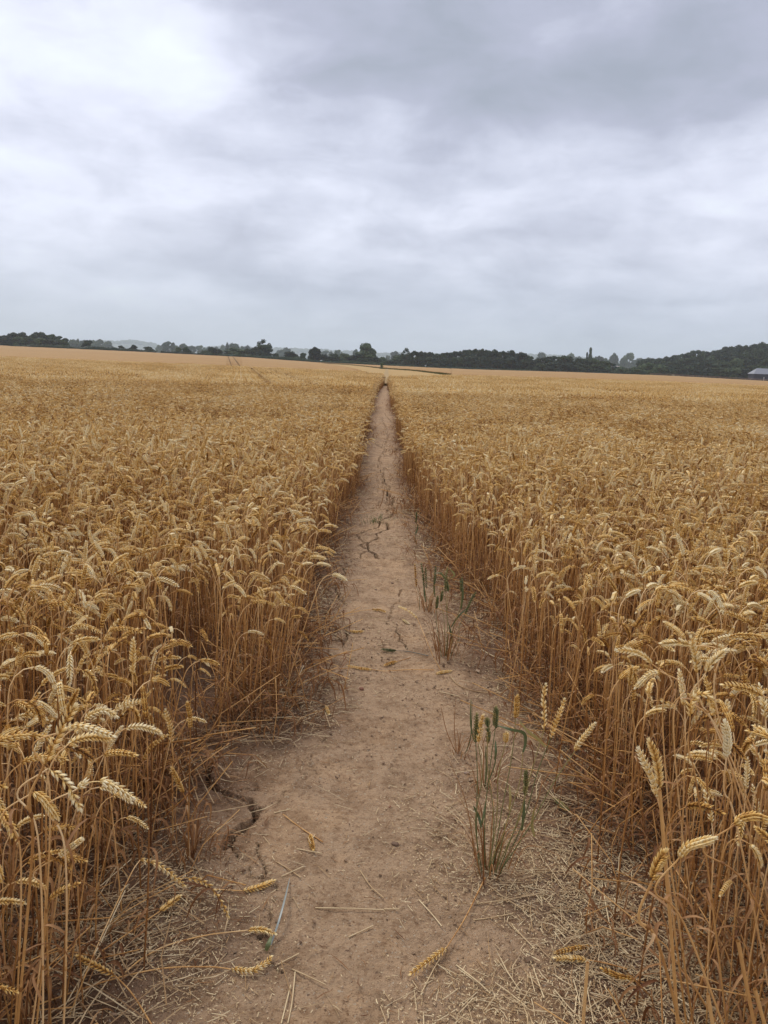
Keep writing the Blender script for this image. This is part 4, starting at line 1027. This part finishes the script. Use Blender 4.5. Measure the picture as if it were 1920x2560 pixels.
def dens_lit(x, y, u):
    e = np.clip((np.abs(u)-.30)/.55, 0, 1); nb = np.clip(.5+2.4*fbm(x*3.3, y*3.3, 3, 41), .03, 1.5)
    right = np.clip((u+.05)/.45, 0, 1)*np.clip((2.9-y)/1.2, 0, 1)*1.5
    left = np.clip((-u-.35)/.4, 0, 1)*np.clip((2.2-y)/.8, 0, 1)*.5
    return (.045+.75*e**1.5+right+left)*nb
def dens_dust(x, y, u): return np.clip(.45+1.2*fbm(x*4, y*4, 3, 51), .1, 1)+.3*np.abs(u)
def k_chaff(r, n, y): s = np.clip(y/3, 1, 2.2); return r.uniform(.006, .011, n)*s, r.uniform(.0009, .0016, n)*s, r.uniform(.0004, .0007, n)*s, r.normal(0, .001, n), np.clip(r.normal(.74, .22, n), 0, 1)
def k_straw(r, n, y): s = np.clip(y/3, 1, 1.8); w = r.uniform(.0006, .0014, n)*s; return r.exponential(.020, n)+.010, w, w*.8, r.normal(0, .0012, n), np.clip(r.normal(.66, .24, n), 0, 1)
def k_shred(r, n, y): s = np.clip(y/3, 1, 2.0); return r.uniform(.02, .085, n), r.uniform(.0010, .0020, n)*s, r.uniform(.0003, .0006, n)*s, r.normal(0, .006, n), np.clip(r.normal(.25, .20, n), 0, 1)
def k_dust(r, n, y): s = np.clip(y/2.5, 1, 3); return r.uniform(.003, .010, n)*s, r.uniform(.0004, .0010, n)*s, r.uniform(.0003, .0005, n)*s, r.normal(0, .001, n), np.clip(r.normal(.42, .25, n), 0, 1)
litter('chaff', 'pale husks and chaff strewn over the soil along both crop edges', 36000, .95, 5, k_chaff, dens_lit, M_CHAFF, seed=2)
litter('straw_litter', 'short broken straws strewn over the soil', 15000, .95, 9, k_straw, dens_lit, M_CHAFF, .003, seed=3)
litter('leaf_litter', 'brown shredded dry leaves lying along the crop edges', 9000, .95, 16, k_shred, lambda x, y, u: np.clip((np.abs(u)-.45)/.4, 0, 1)**1.5*np.clip(.5+2*fbm(x*2, y*2, 2, 61), .05, 1)+.012, M_LEAF, .003, seed=4)
litter('fine_litter', 'fine specks of straw all over the trodden path', 16000, .95, 12, k_dust, dens_dust, M_CHAFF, .0005, seed=5)

# ------------------------------------------------------------------ trees, hedges, woods
def clamp01(a): return np.clip(a, 0, 1)
def leaf_quads(g, C, Nn, size, r, tint):
    n = len(C); a = r.normal(size=(n, 3)); a += Nn*1.1; a /= np.linalg.norm(a, axis=1)[:, None]
    t = np.cross(a, r.normal(size=(n, 3))); t /= np.linalg.norm(t, axis=1)[:, None]+1e-9; b = np.cross(a, t)
    s = size*r.uniform(.6, 1.25, n)[:, None]
    V = np.stack([C-t*s-b*s*.5, C+t*s*.3-b*s*.8, C+t*s+b*s*.5, C-t*s*.3+b*s*.8], 1)
    g.add(V.reshape(-1, 3), np.arange(n*4).reshape(n, 4), np.repeat(tint, 4))
def blob(g, c, rad, r, t, n=7, k=9, sq=.85):
    th = np.linspace(0, np.pi, n); ph = np.arange(k)*2*np.pi/k; V = []
    A, B_ = np.meshgrid(th, ph, indexing='ij'); d = np.stack([np.sin(A)*np.cos(B_), np.sin(A)*np.sin(B_), np.cos(A)*sq], -1).reshape(-1, 3)
    q = 1+r.uniform(-.16, .16, len(d)); q[:k] = 1; q[-k:] = 1
    g.add(np.array(c)+d*rad*q[:, None], grid_faces(n, k, True)[:, ::-1].copy(), t)
def make_tree(kind, seed):
    """a tree one unit high and about one unit wide; returns trunk and crown geometry"""
    r = np.random.default_rng(seed); tr, cr = Geo(), Geo()
    if kind == 'cypress':
        tube(tr, [(0, 0, 0), (0, 0, .5), (0, 0, .9)], [.05, .035, .01], 6, .5)
        for k in range(60):
            z = r.uniform(.06, .97); w = .42*(1-z)**.8*min(1, z*5+.3)+.03; a = r.uniform(0, 6.28); rr = w*r.uniform(.2, .75)
            c = np.array([rr*math.cos(a), rr*math.sin(a), z]); L = r.uniform(.05, .1)
            blob(cr, c, L*.9, r, .4, 5, 6, 1.6)
            m = 30; d = r.normal(size=(m, 3)); d /= np.linalg.norm(d, axis=1)[:, None]
            leaf_quads(cr, c+d*L*[1, 1, 1.5], d, .03, r, clamp01(r.normal(.45, .2, m)))
        return tr, cr
    H0 = {'round': .16, 'oak': .14, 'open': .22, 'scrub': .02, 'dome': .05, 'willow': .06}[kind]
    tube(tr, [(0, 0, 0), (.01, 0, .2), (.0, .01, .45), (0, 0, .7)], [.045, .032, .022, .008], 7, .5)
    nl = {'round': 16, 'oak': 20, 'open': 12, 'scrub': 12, 'dome': 22, 'willow': 22}[kind]; lob = []
    for k in range(nl):
        a = r.uniform(0, 6.283); f = (k+.5)/nl
        z = H0+(.90-H0)*f
        zz = (z-H0)/(1-H0)
        prof = {'round': math.sin(math.pi*min(1, .24+zz*.55))**.7, 'oak': math.sin(math.pi*min(1, .28+zz*.50))**.6, 'open': math.sin(math.pi*min(1, .25+zz*.65))**.7,
                'scrub': (1-zz*.6)**.5, 'dome': math.sqrt(max(0, 1-(zz*.9)**2.6)), 'willow': math.sqrt(max(0, 1-(zz*.94)**2))**.8}[kind]
        rad = {'round': .17, 'oak': .17, 'open': .13, 'scrub': .2, 'dome': .19, 'willow': .19}[kind]*r.uniform(.75, 1.2)
        rr = max(0, .5*prof-rad*.75)*(r.uniform(.4, 1)**.5 if k < nl-1 else 0)
        lob.append((np.array([rr*math.cos(a), rr*math.sin(a), min(z, 1-rad*.72)]), rad))
    for k, (c, rad) in enumerate(lob):
        if kind in ('open', 'oak', 'round') and k % 2 == 0:
            p0 = np.array([0, 0, max(.12, c[2]*.55)]); tube(tr, [p0, (p0+c)/2+[0, 0, .01], c], [.018, .012, .005], 5, .5)
        blob(cr, c, rad*(.50 if kind == 'open' else .78), r, .30)
        m = {'open': 60, 'scrub': 110}.get(kind, 120); d = r.normal(size=(m, 3)); d[:, 2] = np.abs(d[:, 2])*.9+d[:, 2]*.1-.15; d /= np.linalg.norm(d, axis=1)[:, None]
        q = rad*r.uniform(.78, 1.12, m)[:, None]
        base = r.normal(.5, .14)
        leaf_quads(cr, c+d*q*[1, 1, .85], d, .040 if kind != 'open' else .028, r, clamp01(base+.25*(d[:, 2]-.2)*0+r.normal(0, .18, m)))
    return tr, cr
TREES = {}
for kd, ns in (('round', 3), ('oak', 3), ('open', 1), ('scrub', 3), ('dome', 2), ('willow', 2), ('cypress', 1)):
    for i in range(ns):
        tr, cr = make_tree(kd, 900+i*7+len(kd))
        TREES[kd, i] = (tr.mesh('trunk', M_BARK), cr.mesh('crown', M_FOL), cr.mesh('crown', M_FOLL), ns)
tcount = [0]
def tree(px, top, w, D, kind, label, group, pale=False, cat='tree', sink=.3):
    p = far(px, top, D); z0 = float(terrain(p.x, D))-sink; h = max(p.z-z0, .8); wd = w/FOC*D*(1.45 if kind in ('round', 'oak', 'scrub') else 1.08)
    i = tcount[0] % TREES[kind, 0][3]; tcount[0] += 1; me = TREES[kind, i]
    o = empty({'cypress': 'conifer', 'scrub': 'bush'}.get(kind, 'tree'), (p.x, D, z0), random.uniform(0, 6.28)); o.scale = (wd, wd, h)
    for nm, m in (('trunk', me[0]), ('crown', me[2] if pale else me[1])):
        c = bpy.data.objects.new(nm, m); COL.objects.link(c); c.parent = o
    return tag(o, label, cat, group)
ON = ['first', 'second', 'third', 'fourth', 'fifth', 'sixth', 'seventh', 'eighth', 'ninth', 'tenth', 'eleventh', 'twelfth', 'thirteenth', 'fourteenth', 'fifteenth', 'sixteenth', 'seventeenth', 'eighteenth', 'nineteenth', 'twentieth', 'twenty-first', 'twenty-second', 'twenty-third', 'twenty-fourth', 'twenty-fifth']
def row(lst, D, kinds, fmt, group, pale=False, cat='tree', jd=12):
    lst = sorted(lst)
    for k, (px, top, w) in enumerate(lst):
        tree(px, top, w, D+((k*37) % jd)-jd/2, kinds[k % len(kinds)], fmt % ON[k], group, pale if not callable(pale) else pale(k), cat)
# left wood at the field's edge
GW = 'trees of the wood at far left'
row([(-12, 838, 36), (12, 838, 32), (34, 832, 28), (57, 831, 32), (90, 830.5, 34), (114, 838, 26), (131, 836.5, 26), (149, 840, 26), (164, 846, 18)], 470, ('oak', 'round'), '%s tree from the left along the skyline of the far left wood', GW)
row([(5, 846, 26), (28, 845, 22), (48, 842, 26), (74, 843, 22), (99, 845, 28), (127, 849, 34), (152, 849, 24)], 445, ('oak', 'scrub', 'round'), '%s tree from the left in the front of the far left wood', GW, pale=lambda k: k in (2, 4))
GH = 'bushes and trees along the hedge on the left'
for a in ((217, 850, 20, 'oak', 'dark hedge tree just right of the far left wood', 0), (303, 864, 14, 'round', 'small dark round tree rising over the left hedge', 0), (333, 862, 17, 'round', 'dark round hedge tree under the blue ridge peak', 0),
          (372, 867, 24, 'scrub', 'ragged hedge bush right of the dark round hedge tree', 0), (446, 868.5, 17, 'scrub', 'pale green bush beside a dark one in the hedge', 1), (466, 867, 17, 'round', 'dark bush beside the pale green bush in the hedge', 0),
          (529, 868, 22, 'scrub', 'dark bush where the left hedge breaks', 0), (545, 873, 24, 'scrub', 'low dark bush right of the break in the hedge', 0), (515, 876, 34, 'scrub', 'wide pale bush in front of the dark bushes', 1),
          (588, 870, 46, 'scrub', 'broad dull green thicket left of the big oak', 1), (619, 872, 20, 'round', 'dark tree touching the left side of the big oak', 0), (689, 883, 11, 'round', 'tiny dark bush right of the big oak', 0),
          (640, 870, 26, 'scrub', 'thicket at the foot of the big oak', 0), (727, 879, 30, 'scrub', 'wide dark bush between the big oak and the dark dome', 0), (757, 882, 15, 'round', 'small dark green tree left of the dark dome', 0),
          (742, 890, 22, 'scrub', 'pale scrub between two dark bushes', 1), (810, 886, 24, 'scrub', 'reddish dark scrub just right of the dark dome', 0), (834, 884, 34, 'scrub', 'dull green thicket right of the dark dome', 0), (862, 884, 32, 'scrub', 'loose thicket left of the big willow', 1),
          (884, 888, 30, 'scrub', 'thicket joining the big willow on its left', 0)):
    tree(a[0], a[1], a[2], 436, a[3], a[4], GH, bool(a[5]))
tree(659, 846.5, 42, 446, 'open', 'tall open topped oak with sky showing through its crown', GH)
tree(660, 862, 44, 441, 'dome', 'dense dark lower tree in front of the open topped oak', GH)
tree(787.5, 869, 35, 434, 'dome', 'isolated very dark dome shaped tree left of centre', GH)
tree(918, 859.5, 48, 450, 'willow', 'largest rounded grey green tree just left of the path end', 'trees at the end of the path', True)
tree(910, 879, 52, 438, 'scrub', 'pale bushy tree in front of the largest rounded tree', 'trees at the end of the path', True)
tree(941, 892, 18, 436, 'scrub', 'dark bush right of the largest rounded tree', 'trees at the end of the path')
tree(957, 893, 20, 436, 'scrub', 'rounded green bush directly above the path end', 'trees at the end of the path', True)
tree(975, 901, 26, 436, 'scrub', 'low dark bush just right of the path end', 'trees at the end of the path')
tree(993, 889, 32, 446, 'scrub', 'pale hazy scrub left of the sparse tall tree', 'trees at the end of the path', True)
tree(1016, 868, 30, 436, 'open', 'sparse tall tree with see-through crown right of the path end', 'trees at the end of the path')
tree(1014, 886, 32, 440, 'scrub', 'leafy lower growth round the sparse tall tree', 'trees at the end of the path')
GRW = 'trees of the dark wood right of centre'
row([(1036, 877.5, 18), (1053, 878.5, 22), (1075, 880, 26), (1092, 885, 18), (1106, 884, 22), (1118, 881, 24), (1139, 879, 30), (1160, 876, 22), (1174, 873.5, 24), (1189, 873.5, 24), (1206, 872.5, 22), (1222, 876, 22), (1237, 875, 26), (1258, 878, 26), (1280, 875.5, 28), (1303, 881.5, 28), (1320, 889, 24)], 446, ('oak', 'round', 'round'), '%s tree from the left along the top of the dark wood', GRW)
row([(1050, 892, 34), (1082, 893, 34), (1112, 896, 34), (1144, 893, 36), (1178, 890, 36), (1212, 892, 36), (1246, 894, 36), (1280, 893, 36), (1312, 900, 34), (1332, 905, 24)], 433, ('dome', 'scrub', 'dome'), '%s tree from the left in the front edge of the dark wood', GRW)
GR2 = 'trees of the lower wood right of the dark wood'
row([(1340, 899, 24), (1359, 895, 26), (1386, 890, 32), (1410, 889.5, 28), (1426, 891.5, 26), (1444, 896, 26), (1462, 898, 26), (1485, 896.5, 32), (1508, 902, 28), (1526, 908, 24), (1542, 917, 22)], 440, ('round', 'oak'), '%s tree from the left along the top of the lower wood', GR2, pale=lambda k: k in (3, 7))
row([(1350, 909, 34), (1384, 906, 36), (1418, 907, 36), (1454, 909, 36), (1490, 911, 38), (1520, 917, 30)], 430, ('dome', 'scrub'), '%s bush from the left in front of the lower wood', GR2)
GSC = 'pale scrub between the lower wood and the hill wood'
row([(1552, 917, 26), (1573, 921, 40), (1598, 917, 34), (1623, 908, 46), (1650, 912, 36), (1580, 929, 40), (1618, 925, 44)], 445, ('scrub',), '%s patch of pale scrub from the left, right of the lower wood', GSC, pale=True, cat='bush', jd=22)
GHW = 'trees of the wooded hill on the right'
row([(1612, 898, 26), (1632, 896, 26), (1650, 895.5, 26), (1667, 892, 24), (1683, 892, 26), (1700, 887, 28), (1722, 882.5, 32), (1746, 875.5, 32), (1768, 878.5, 28), (1786, 877, 26), (1803, 874.5, 30), (1828, 866, 34), (1848, 863.5, 26), (1865, 863.5, 28), (1885, 860, 32), (1906, 857, 32), (1930, 858, 34)], 590, ('oak', 'round'), '%s tree from the left along the skyline of the wooded hill', GHW)
row([(1660, 903, 34), (1690, 900, 34), (1718, 896, 36), (1748, 891, 38), (1780, 890, 38), (1810, 886, 38), (1840, 880, 40), (1872, 876, 40), (1905, 874, 42), (1938, 876, 36)], 530, ('round', 'oak'), '%s tree from the left in the upper rank of the wooded hill', GHW)
row([(1676, 914, 36), (1708, 911, 40), (1742, 906, 42), (1776, 905, 40), (1808, 901, 42), (1842, 897, 44), (1876, 895, 42), (1910, 892, 44)], 480, ('oak', 'round', 'dome'), '%s tree from the left in the middle rank of the wooded hill', GHW, pale=lambda k: k == 5)
row([(1646, 921, 36), (1676, 924, 36), (1706, 922, 38), (1738, 921, 38), (1770, 920, 38), (1802, 919, 40), (1834, 921, 40), (1864, 921, 38), (1898, 912, 40)], 446, ('dome', 'scrub', 'round'), '%s tree from the left along the foot of the wooded hill', GHW, pale=lambda k: k in (0, 6))
# hazy trees further off
GM = 'hazy trees in the middle distance'
mid = [(183, 848.5, 24, 'round'), (195, 847.5, 8, 'round'), (210, 851, 20, 'oak'), (234, 850, 14, 'round'), (250, 849, 20, 'oak'), (272, 853, 26, 'round'), (396, 862, 10, 'round'), (407, 863, 16, 'oak'), (421, 854.5, 22, 'oak'), (440, 864, 22, 'scrub'), (459, 859.5, 19, 'round'),
       (480, 865, 18, 'oak'), (503, 863.5, 18, 'round'), (523, 866.5, 14, 'oak'), (541, 867, 14, 'round'), (557, 863, 16, 'scrub'), (568, 857, 7, 'round'), (586, 859.5, 30, 'dome'), (605, 865, 12, 'round'), (619, 864, 16, 'round'),
       (636, 868, 12, 'round'), (704, 874, 22, 'round'), (716, 869.5, 18, 'oak'), (816, 877, 22, 'oak'), (848, 874.5, 16, 'round'), (890, 874, 14, 'round'), (968, 888, 14, 'round'), (989, 879, 24, 'round'), (955, 893, 16, 'scrub'),
       (1355, 882, 26, 'dome'), (1428, 884, 24, 'dome'), (1448, 892, 22, 'round'), (1498, 890, 22, 'round'), (1515, 896, 18, 'oak'), (1536, 884.5, 26, 'dome'), (1556, 896, 18, 'round'), (1571, 883, 25, 'oak'), (1600, 896, 28, 'round'), (1622, 895, 22, 'oak')]
mid.sort()
for k, (px, top, w, kd) in enumerate(mid):
    side = 'left of the path end' if px < 955 else 'right of the path end'
    kx = k if px < 955 else k-sum(1 for q in mid if q[0] < 955)
    nm = ON[kx] if kx < len(ON) else 'twenty-%s' % ON[kx-20]
    tree(px, top, w, 1050+(k*53) % 420, kd, '%s hazy distant tree from the left, %s' % (nm, 'left part of the horizon' if px < 955 else 'right part of the horizon'), GM, pale=k % 3 == 0, sink=2)
tree(1477, 873, 26, 640, 'cypress', 'tall pointed conifer on the right part of the skyline', 'pointed conifers')
tree(1468, 884, 18, 640, 'cypress', 'shorter pointed conifer left of the tall one', 'pointed conifers')
# hedges along the field's far edge
def hedge(label, pts, h, seed, D=EDGE_D+3, dense=26, m=None):
    r = np.random.default_rng(seed); P = [far(px, py, D) for px, py in pts]; g = Geo(); lens = 0; C = []; core = []
    for a, b in zip(P[:-1], P[1:]):
        L = (b-a).length; n = max(3, int(L*dense))
        for _ in range(n):
            q = a.lerp(b, r.random()); hh = h*(1+.45*float(fbm(q.x*.10+seed, 3, 3, seed))*2)
            C.append((q.x+r.normal(0, .3), q.y+r.uniform(-1.0, 1.4), float(terrain(q.x, q.y))+hh*r.uniform(.02, 1)**.7))
        for k in range(max(2, int(L/1.0))):
            q = a.lerp(b, k/max(1, int(L/1.0))); hh = h*(1+.45*float(fbm(q.x*.10+seed, 3, 3, seed))*2); core.append((q.x, q.y+.3, float(terrain(q.x, q.y)), hh))
    core = np.array(core); n = len(core); x, y, z, hh = core.T; V = []
    prof = ((-.8, 0), (-.9, .55), (-.35, .86), (.35, .88), (.9, .55), (.9, 0))
    V = np.stack([np.stack([x, y+dy, z+hh*f], -1) for dy, f in prof], 1); V[:, :, 1] += r.normal(0, .12, (n, 6)); V[:, 1:5, 2] += r.normal(0, .10, (n, 4))
    g.add(V.reshape(-1, 3), grid_faces(n, 6), .2)
    C = np.array(C); Nn = np.zeros_like(C); Nn[:, 2] = .6; Nn[:, 1] = -.5
    leaf_quads(g, C, Nn, .20, r, clamp01(r.normal(.42, .2, len(C))))
    o = g.obj('hedge', m or M_FOL, smooth=False); return tag(o, label, 'hedge', 'hedges along the far edge of the field')
hedge('long dark hedge below the far left wood', [(31, 864.5), (180, 871), (320, 877.5), (394, 881.5)], 2.0, 1)
hedge('short dark hedge section left of centre, between two gaps', [(402, 882), (460, 884), (503, 886.5)], 1.9, 2)
hedge('shortest hedge section beside a gap with a pale patch', [(511, 886.8), (538, 888)], 1.8, 3)
hedge('dark hedge running behind the field under the big oak', [(546, 889), (620, 893), (700, 899), (780, 904.5), (860, 908.5), (950, 912)], 2.0, 4)
hedge('dark undergrowth hedge in front of the dark wood', [(966, 913), (1100, 919.5), (1180, 923), (1335, 927.5)], 1.3, 5)
hedge('low dark hedge in front of the lower wood', [(1335, 927.5), (1420, 929.5), (1560, 935)], 1.2, 6)
hedge('thin low hedge at the foot of the wooded hill', [(1560, 935), (1680, 939), (1800, 945.5), (1925, 952)], .8, 7)
# blue green post-like bush where the path meets the ditch
yb = float(ditch(np.array(-.0022)))
pbx = far(954, 922, yb); g = Geo(); r_ = np.random.default_rng(5); n = 260
C = np.stack([pbx.x+r_.normal(0, .22, n), yb+r_.normal(0, .2, n), float(terrain(pbx.x, yb))+r_.uniform(0, 1.75, n)], -1)
leaf_quads(g, C, np.zeros_like(C)+[0, -.5, .3], .12, r_, clamp01(r_.normal(.5, .2, n))); tag(g.obj('bush', M_FOLL, smooth=False), 'narrow upright green bush where the path crosses the ditch', 'bush')
# fence at the foot of the wooded hill
fr = empty('fence', far(1625, 936, EDGE_D+1)); tag(fr, 'low reddish brown wooden rail fence at the foot of the wooded hill', 'fence')
P = [far(px, py, EDGE_D+.5) for px, py in ((1625, 937), (1680, 939), (1760, 943), (1840, 947), (1925, 952))]
base = fr.location
for P0, P1 in zip(P[:-1], P[1:]):
    L = (P1-P0).length; nn = max(2, int(L/2.6))
    for hz in (1.0, 1.35):
        g = Geo(); a = P0.copy(); b = P1.copy(); a.z = float(terrain(a.x, a.y))+hz; b.z = float(terrain(b.x, b.y))+hz
        tube(g, [tuple(a-base), tuple(b-base)], .075, 4, .7); g.obj('rail', M_WOOD, fr)
    for k in range(nn):
        q = P0.lerp(P1, k/nn); g = Geo(); box(g, (q.x-base.x, q.y-base.y, float(terrain(q.x, q.y))+.75-base.z), (.14, .14, 1.5)); g.obj('post', M_WOOD, fr)
# barn at the right edge
bD = 424.0; wl = far(1883, 950, bD); rl = far(1883, 934, bD); rp = far(1897, 920.5, bD)
zb = float(terrain(wl.x, bD)); bx = empty('barn', (wl.x, bD, zb)); tag(bx, 'dark barn with a pale grey pitched roof at the right edge', 'barn')
eh = rl.z-zb; rh = rp.z-zb; Lb, Wb = 17.0, 7.0
g = Geo(); v = [(0.15, 0, 0), (Lb, 0, 0), (Lb, Wb, 0), (.15, Wb, 0), (.15, 0, eh), (Lb, 0, eh), (Lb, Wb, eh), (.15, Wb, eh)]
g.add(v, np.array([(0, 1, 5, 4), (1, 2, 6, 5), (2, 3, 7, 6), (3, 0, 4, 7)]), .5)
for k in range(60): box(g, (.3+k*.28, -.03, eh/2), (.05, .04, eh-.1), 0, .9)
g.obj('wall', M_DARKWALL, bx, smooth=False)
g = Geo(); hip = 2.9
v = [(-.3, -.4, eh-.1), (Lb+.3, -.4, eh-.1), (Lb+.3, Wb+.4, eh-.1), (-.3, Wb+.4, eh-.1), (hip, Wb/2, rh), (Lb-hip, Wb/2, rh)]
g.add(v, [np.array([(0, 1, 5, 4), (2, 3, 4, 5)]), np.array([(3, 0, 4), (1, 2, 5)])], .5)
for k in range(34): box(g, (.1+k*.5, -.42, eh-.13), (.12, .06, .10), 0, .1)
g.obj('roof', M_ROOF, bx, smooth=False)
g = Geo(); box(g, (5.6, -.12, 1.2), (.35, .12, 2.4)); g.obj('door_post', M_WHITE, bx, smooth=False)
# pale house roof between the trees
hp = far(1543, 924, 470); zh = float(terrain(hp.x, 470)); t0 = far(1543, 915.5, 470).z-zh
hx = empty('house', (hp.x-1.3, 466, zh), R(-20)); tag(hx, 'cream house glimpsed between the lower wood and the pale scrub', 'house')
g = Geo(); box(g, (1.2, 0, t0*.38), (3.2, 3, t0*.76)); g.obj('wall', M_WHITE, hx, smooth=False)
g = Geo(); g.add([(-.7, -1.8, t0*.72), (3.1, -1.8, t0*.6), (3.1, 1.8, t0*.6), (-.7, 1.8, t0*.72), (-.4, 0, t0*1.05), (2.8, 0, t0*.9)], [np.array([(0, 1, 5, 4), (2, 3, 4, 5)]), np.array([(3, 0, 4), (1, 2, 5)])], .5); g.obj('roof', M_TILE, hx, smooth=False)
# far blue ridge with its woods
prof = [(-500, 842), (-150, 846), (0, 848), (174, 851), (233, 852), (286, 852), (300, 852.5), (320, 851), (332, 848.8), (345, 852), (358, 855), (387, 857.6), (400, 865), (435, 866), (474, 867), (503, 867), (518, 868), (547, 866), (600, 867), (617, 866), (645, 872), (685, 870.5), (697, 868.6), (712, 870), (751, 871.5), (770, 873), (808, 872.5), (830, 876),
        (851, 876), (886, 877.5), (945, 882.5), (980, 883.4), (1000, 882), (1100, 884), (1200, 886), (1314, 885.7), (1324, 884.7), (1350, 887), (1380, 885.7), (1409, 888.6), (1440, 892), (1520, 900), (1600, 902), (1900, 905), (2400, 915)]
RD = 5000.0; rp_ = [far(a, b, RD) for a, b in prof]; rx = np.array([p.x for p in rp_]); rz_ = np.array([p.z for p in rp_])
xs = np.linspace(max(rx[0], -3900), min(rx[-1], 3900), 500); top = np.interp(xs, rx, rz_)-14
rows_ = [(-420, 0), (-260, .30), (-130, .68), (-40, .93), (0, 1), (120, .9), (300, .5)]; V = []
for dy, f in rows_: V.append(np.stack([xs, np.full_like(xs, RD+dy), -3+(top+3)*f+fbm(xs*.012, dy*.01+0*xs, 3, 8)*3*(dy < 0)], -1))
g = Geo(); g.add(np.concatenate(V), grid_faces(len(rows_), 500)[:, ::-1].copy(), .5); o = g.obj('hills', M_FOL); tag(o, kind='structure')
g = Geo(); r_ = np.random.default_rng(8)
n = 5200; x = r_.uniform(max(rx[0], -3900), min(rx[-1], 3900), n); dy = -r_.uniform(0, 1, n)**1.6*300; f = np.interp(dy, [-420, -260, -130, -40, 0], [0, .30, .68, .93, 1])
z = -3+(np.interp(x, rx, rz_)-14+3)*f; keep = (fbm(x*.004, dy*.006, 3, 15) > -.10) | (dy > -45); x, dy, z = x[keep], dy[keep], z[keep]
for a, b, c in zip(x, dy, z):
    s = r_.uniform(10, 18); blob(g, (a, RD+b, c+s*.35), s, r_, float(np.clip(r_.normal(.45, .2), 0, 1)), 5, 7, .8)
tag(g.obj('distant_woodland', M_FOL, smooth=False), 'blue hazy woodland covering the far ridge', 'woodland', kind='stuff')

# ------------------------------------------------------------------ air
HD = 0.00018
hm_ = bpy.data.materials.new('haze'); hm_.use_nodes = True; nt = hm_.node_tree; nt.nodes.clear()
oo = nt.nodes.new('ShaderNodeOutputMaterial'); pv = nt.nodes.new('ShaderNodeVolumePrincipled')
pv.inputs['Color'].default_value = (.86, .935, 1.0, 1); pv.inputs['Density'].default_value = HD; pv.inputs['Anisotropy'].default_value = .2
nt.links.new(pv.outputs[0], oo.inputs['Volume'])
g = Geo(); box(g, (0, 2750, 87), (8200, 5800, 186)); o = g.obj('haze', hm_, smooth=False); tag(o, kind='stuff')

def k_long(r, n, y): w = r.uniform(.0012, .0019, n)*np.clip(y/6, 1, 2); return r.uniform(.10, .38, n), w, w*.8, r.normal(0, .012, n), np.clip(r.normal(.5, .2, n), 0, 1)
litter('long_straw_litter', 'long broken straws lying tangled along the foot of the crop', 1500, 1.1, 30, k_long, lambda x, y, u: np.clip((np.abs(u)-.62)/.3, 0, 1)*np.clip(.5+2.2*fbm(x*1.5, y*1.5, 2, 71), .05, 1), M_CHAFF, .006, seed=6)

M_CRUMB = mat('soil_crumbs', [(0, (.16, .10, .06)), (.5, (.34, .225, .135)), (1, (.50, .36, .23))], .95)
def k_crumb(r, n, y): w = (r.exponential(.0008, n)+.0008)*np.clip(y/2.5, 1, 1.5); return w*r.uniform(1.2, 2.6, n), w, w*r.uniform(.5, .95, n), 0*w, np.clip(r.normal(.5, .25, n), 0, 1)
litter('soil_crumbs', 'small crumbs of dry soil scattered over the path', 13000, .95, 4.5, k_crumb, lambda x, y, u: np.clip(.35+1.8*fbm(x*5, y*5, 3, 81), .04, 1)*(.5+np.clip(np.abs(u), 0, 1)), M_CRUMB, -.001, seed=7)

def k_near(r, n, y): w = r.uniform(.0012, .0021, n); return r.uniform(.05, .19, n), w, w*.6, r.normal(0, .006, n), np.clip(r.normal(.66, .2, n), 0, 1)
litter('long_straw_litter', 'flattened longer straws matted over the chaff near the bottom', 420, .95, 3.2, k_near, lambda x, y, u: np.clip((u-.15)/.3, 0, 1)*np.clip(.5+2*fbm(x*3, y*3, 2, 75), .05, 1)+np.clip((-u-.5)/.3, 0, 1)*.6, M_CHAFF, .004, seed=9)
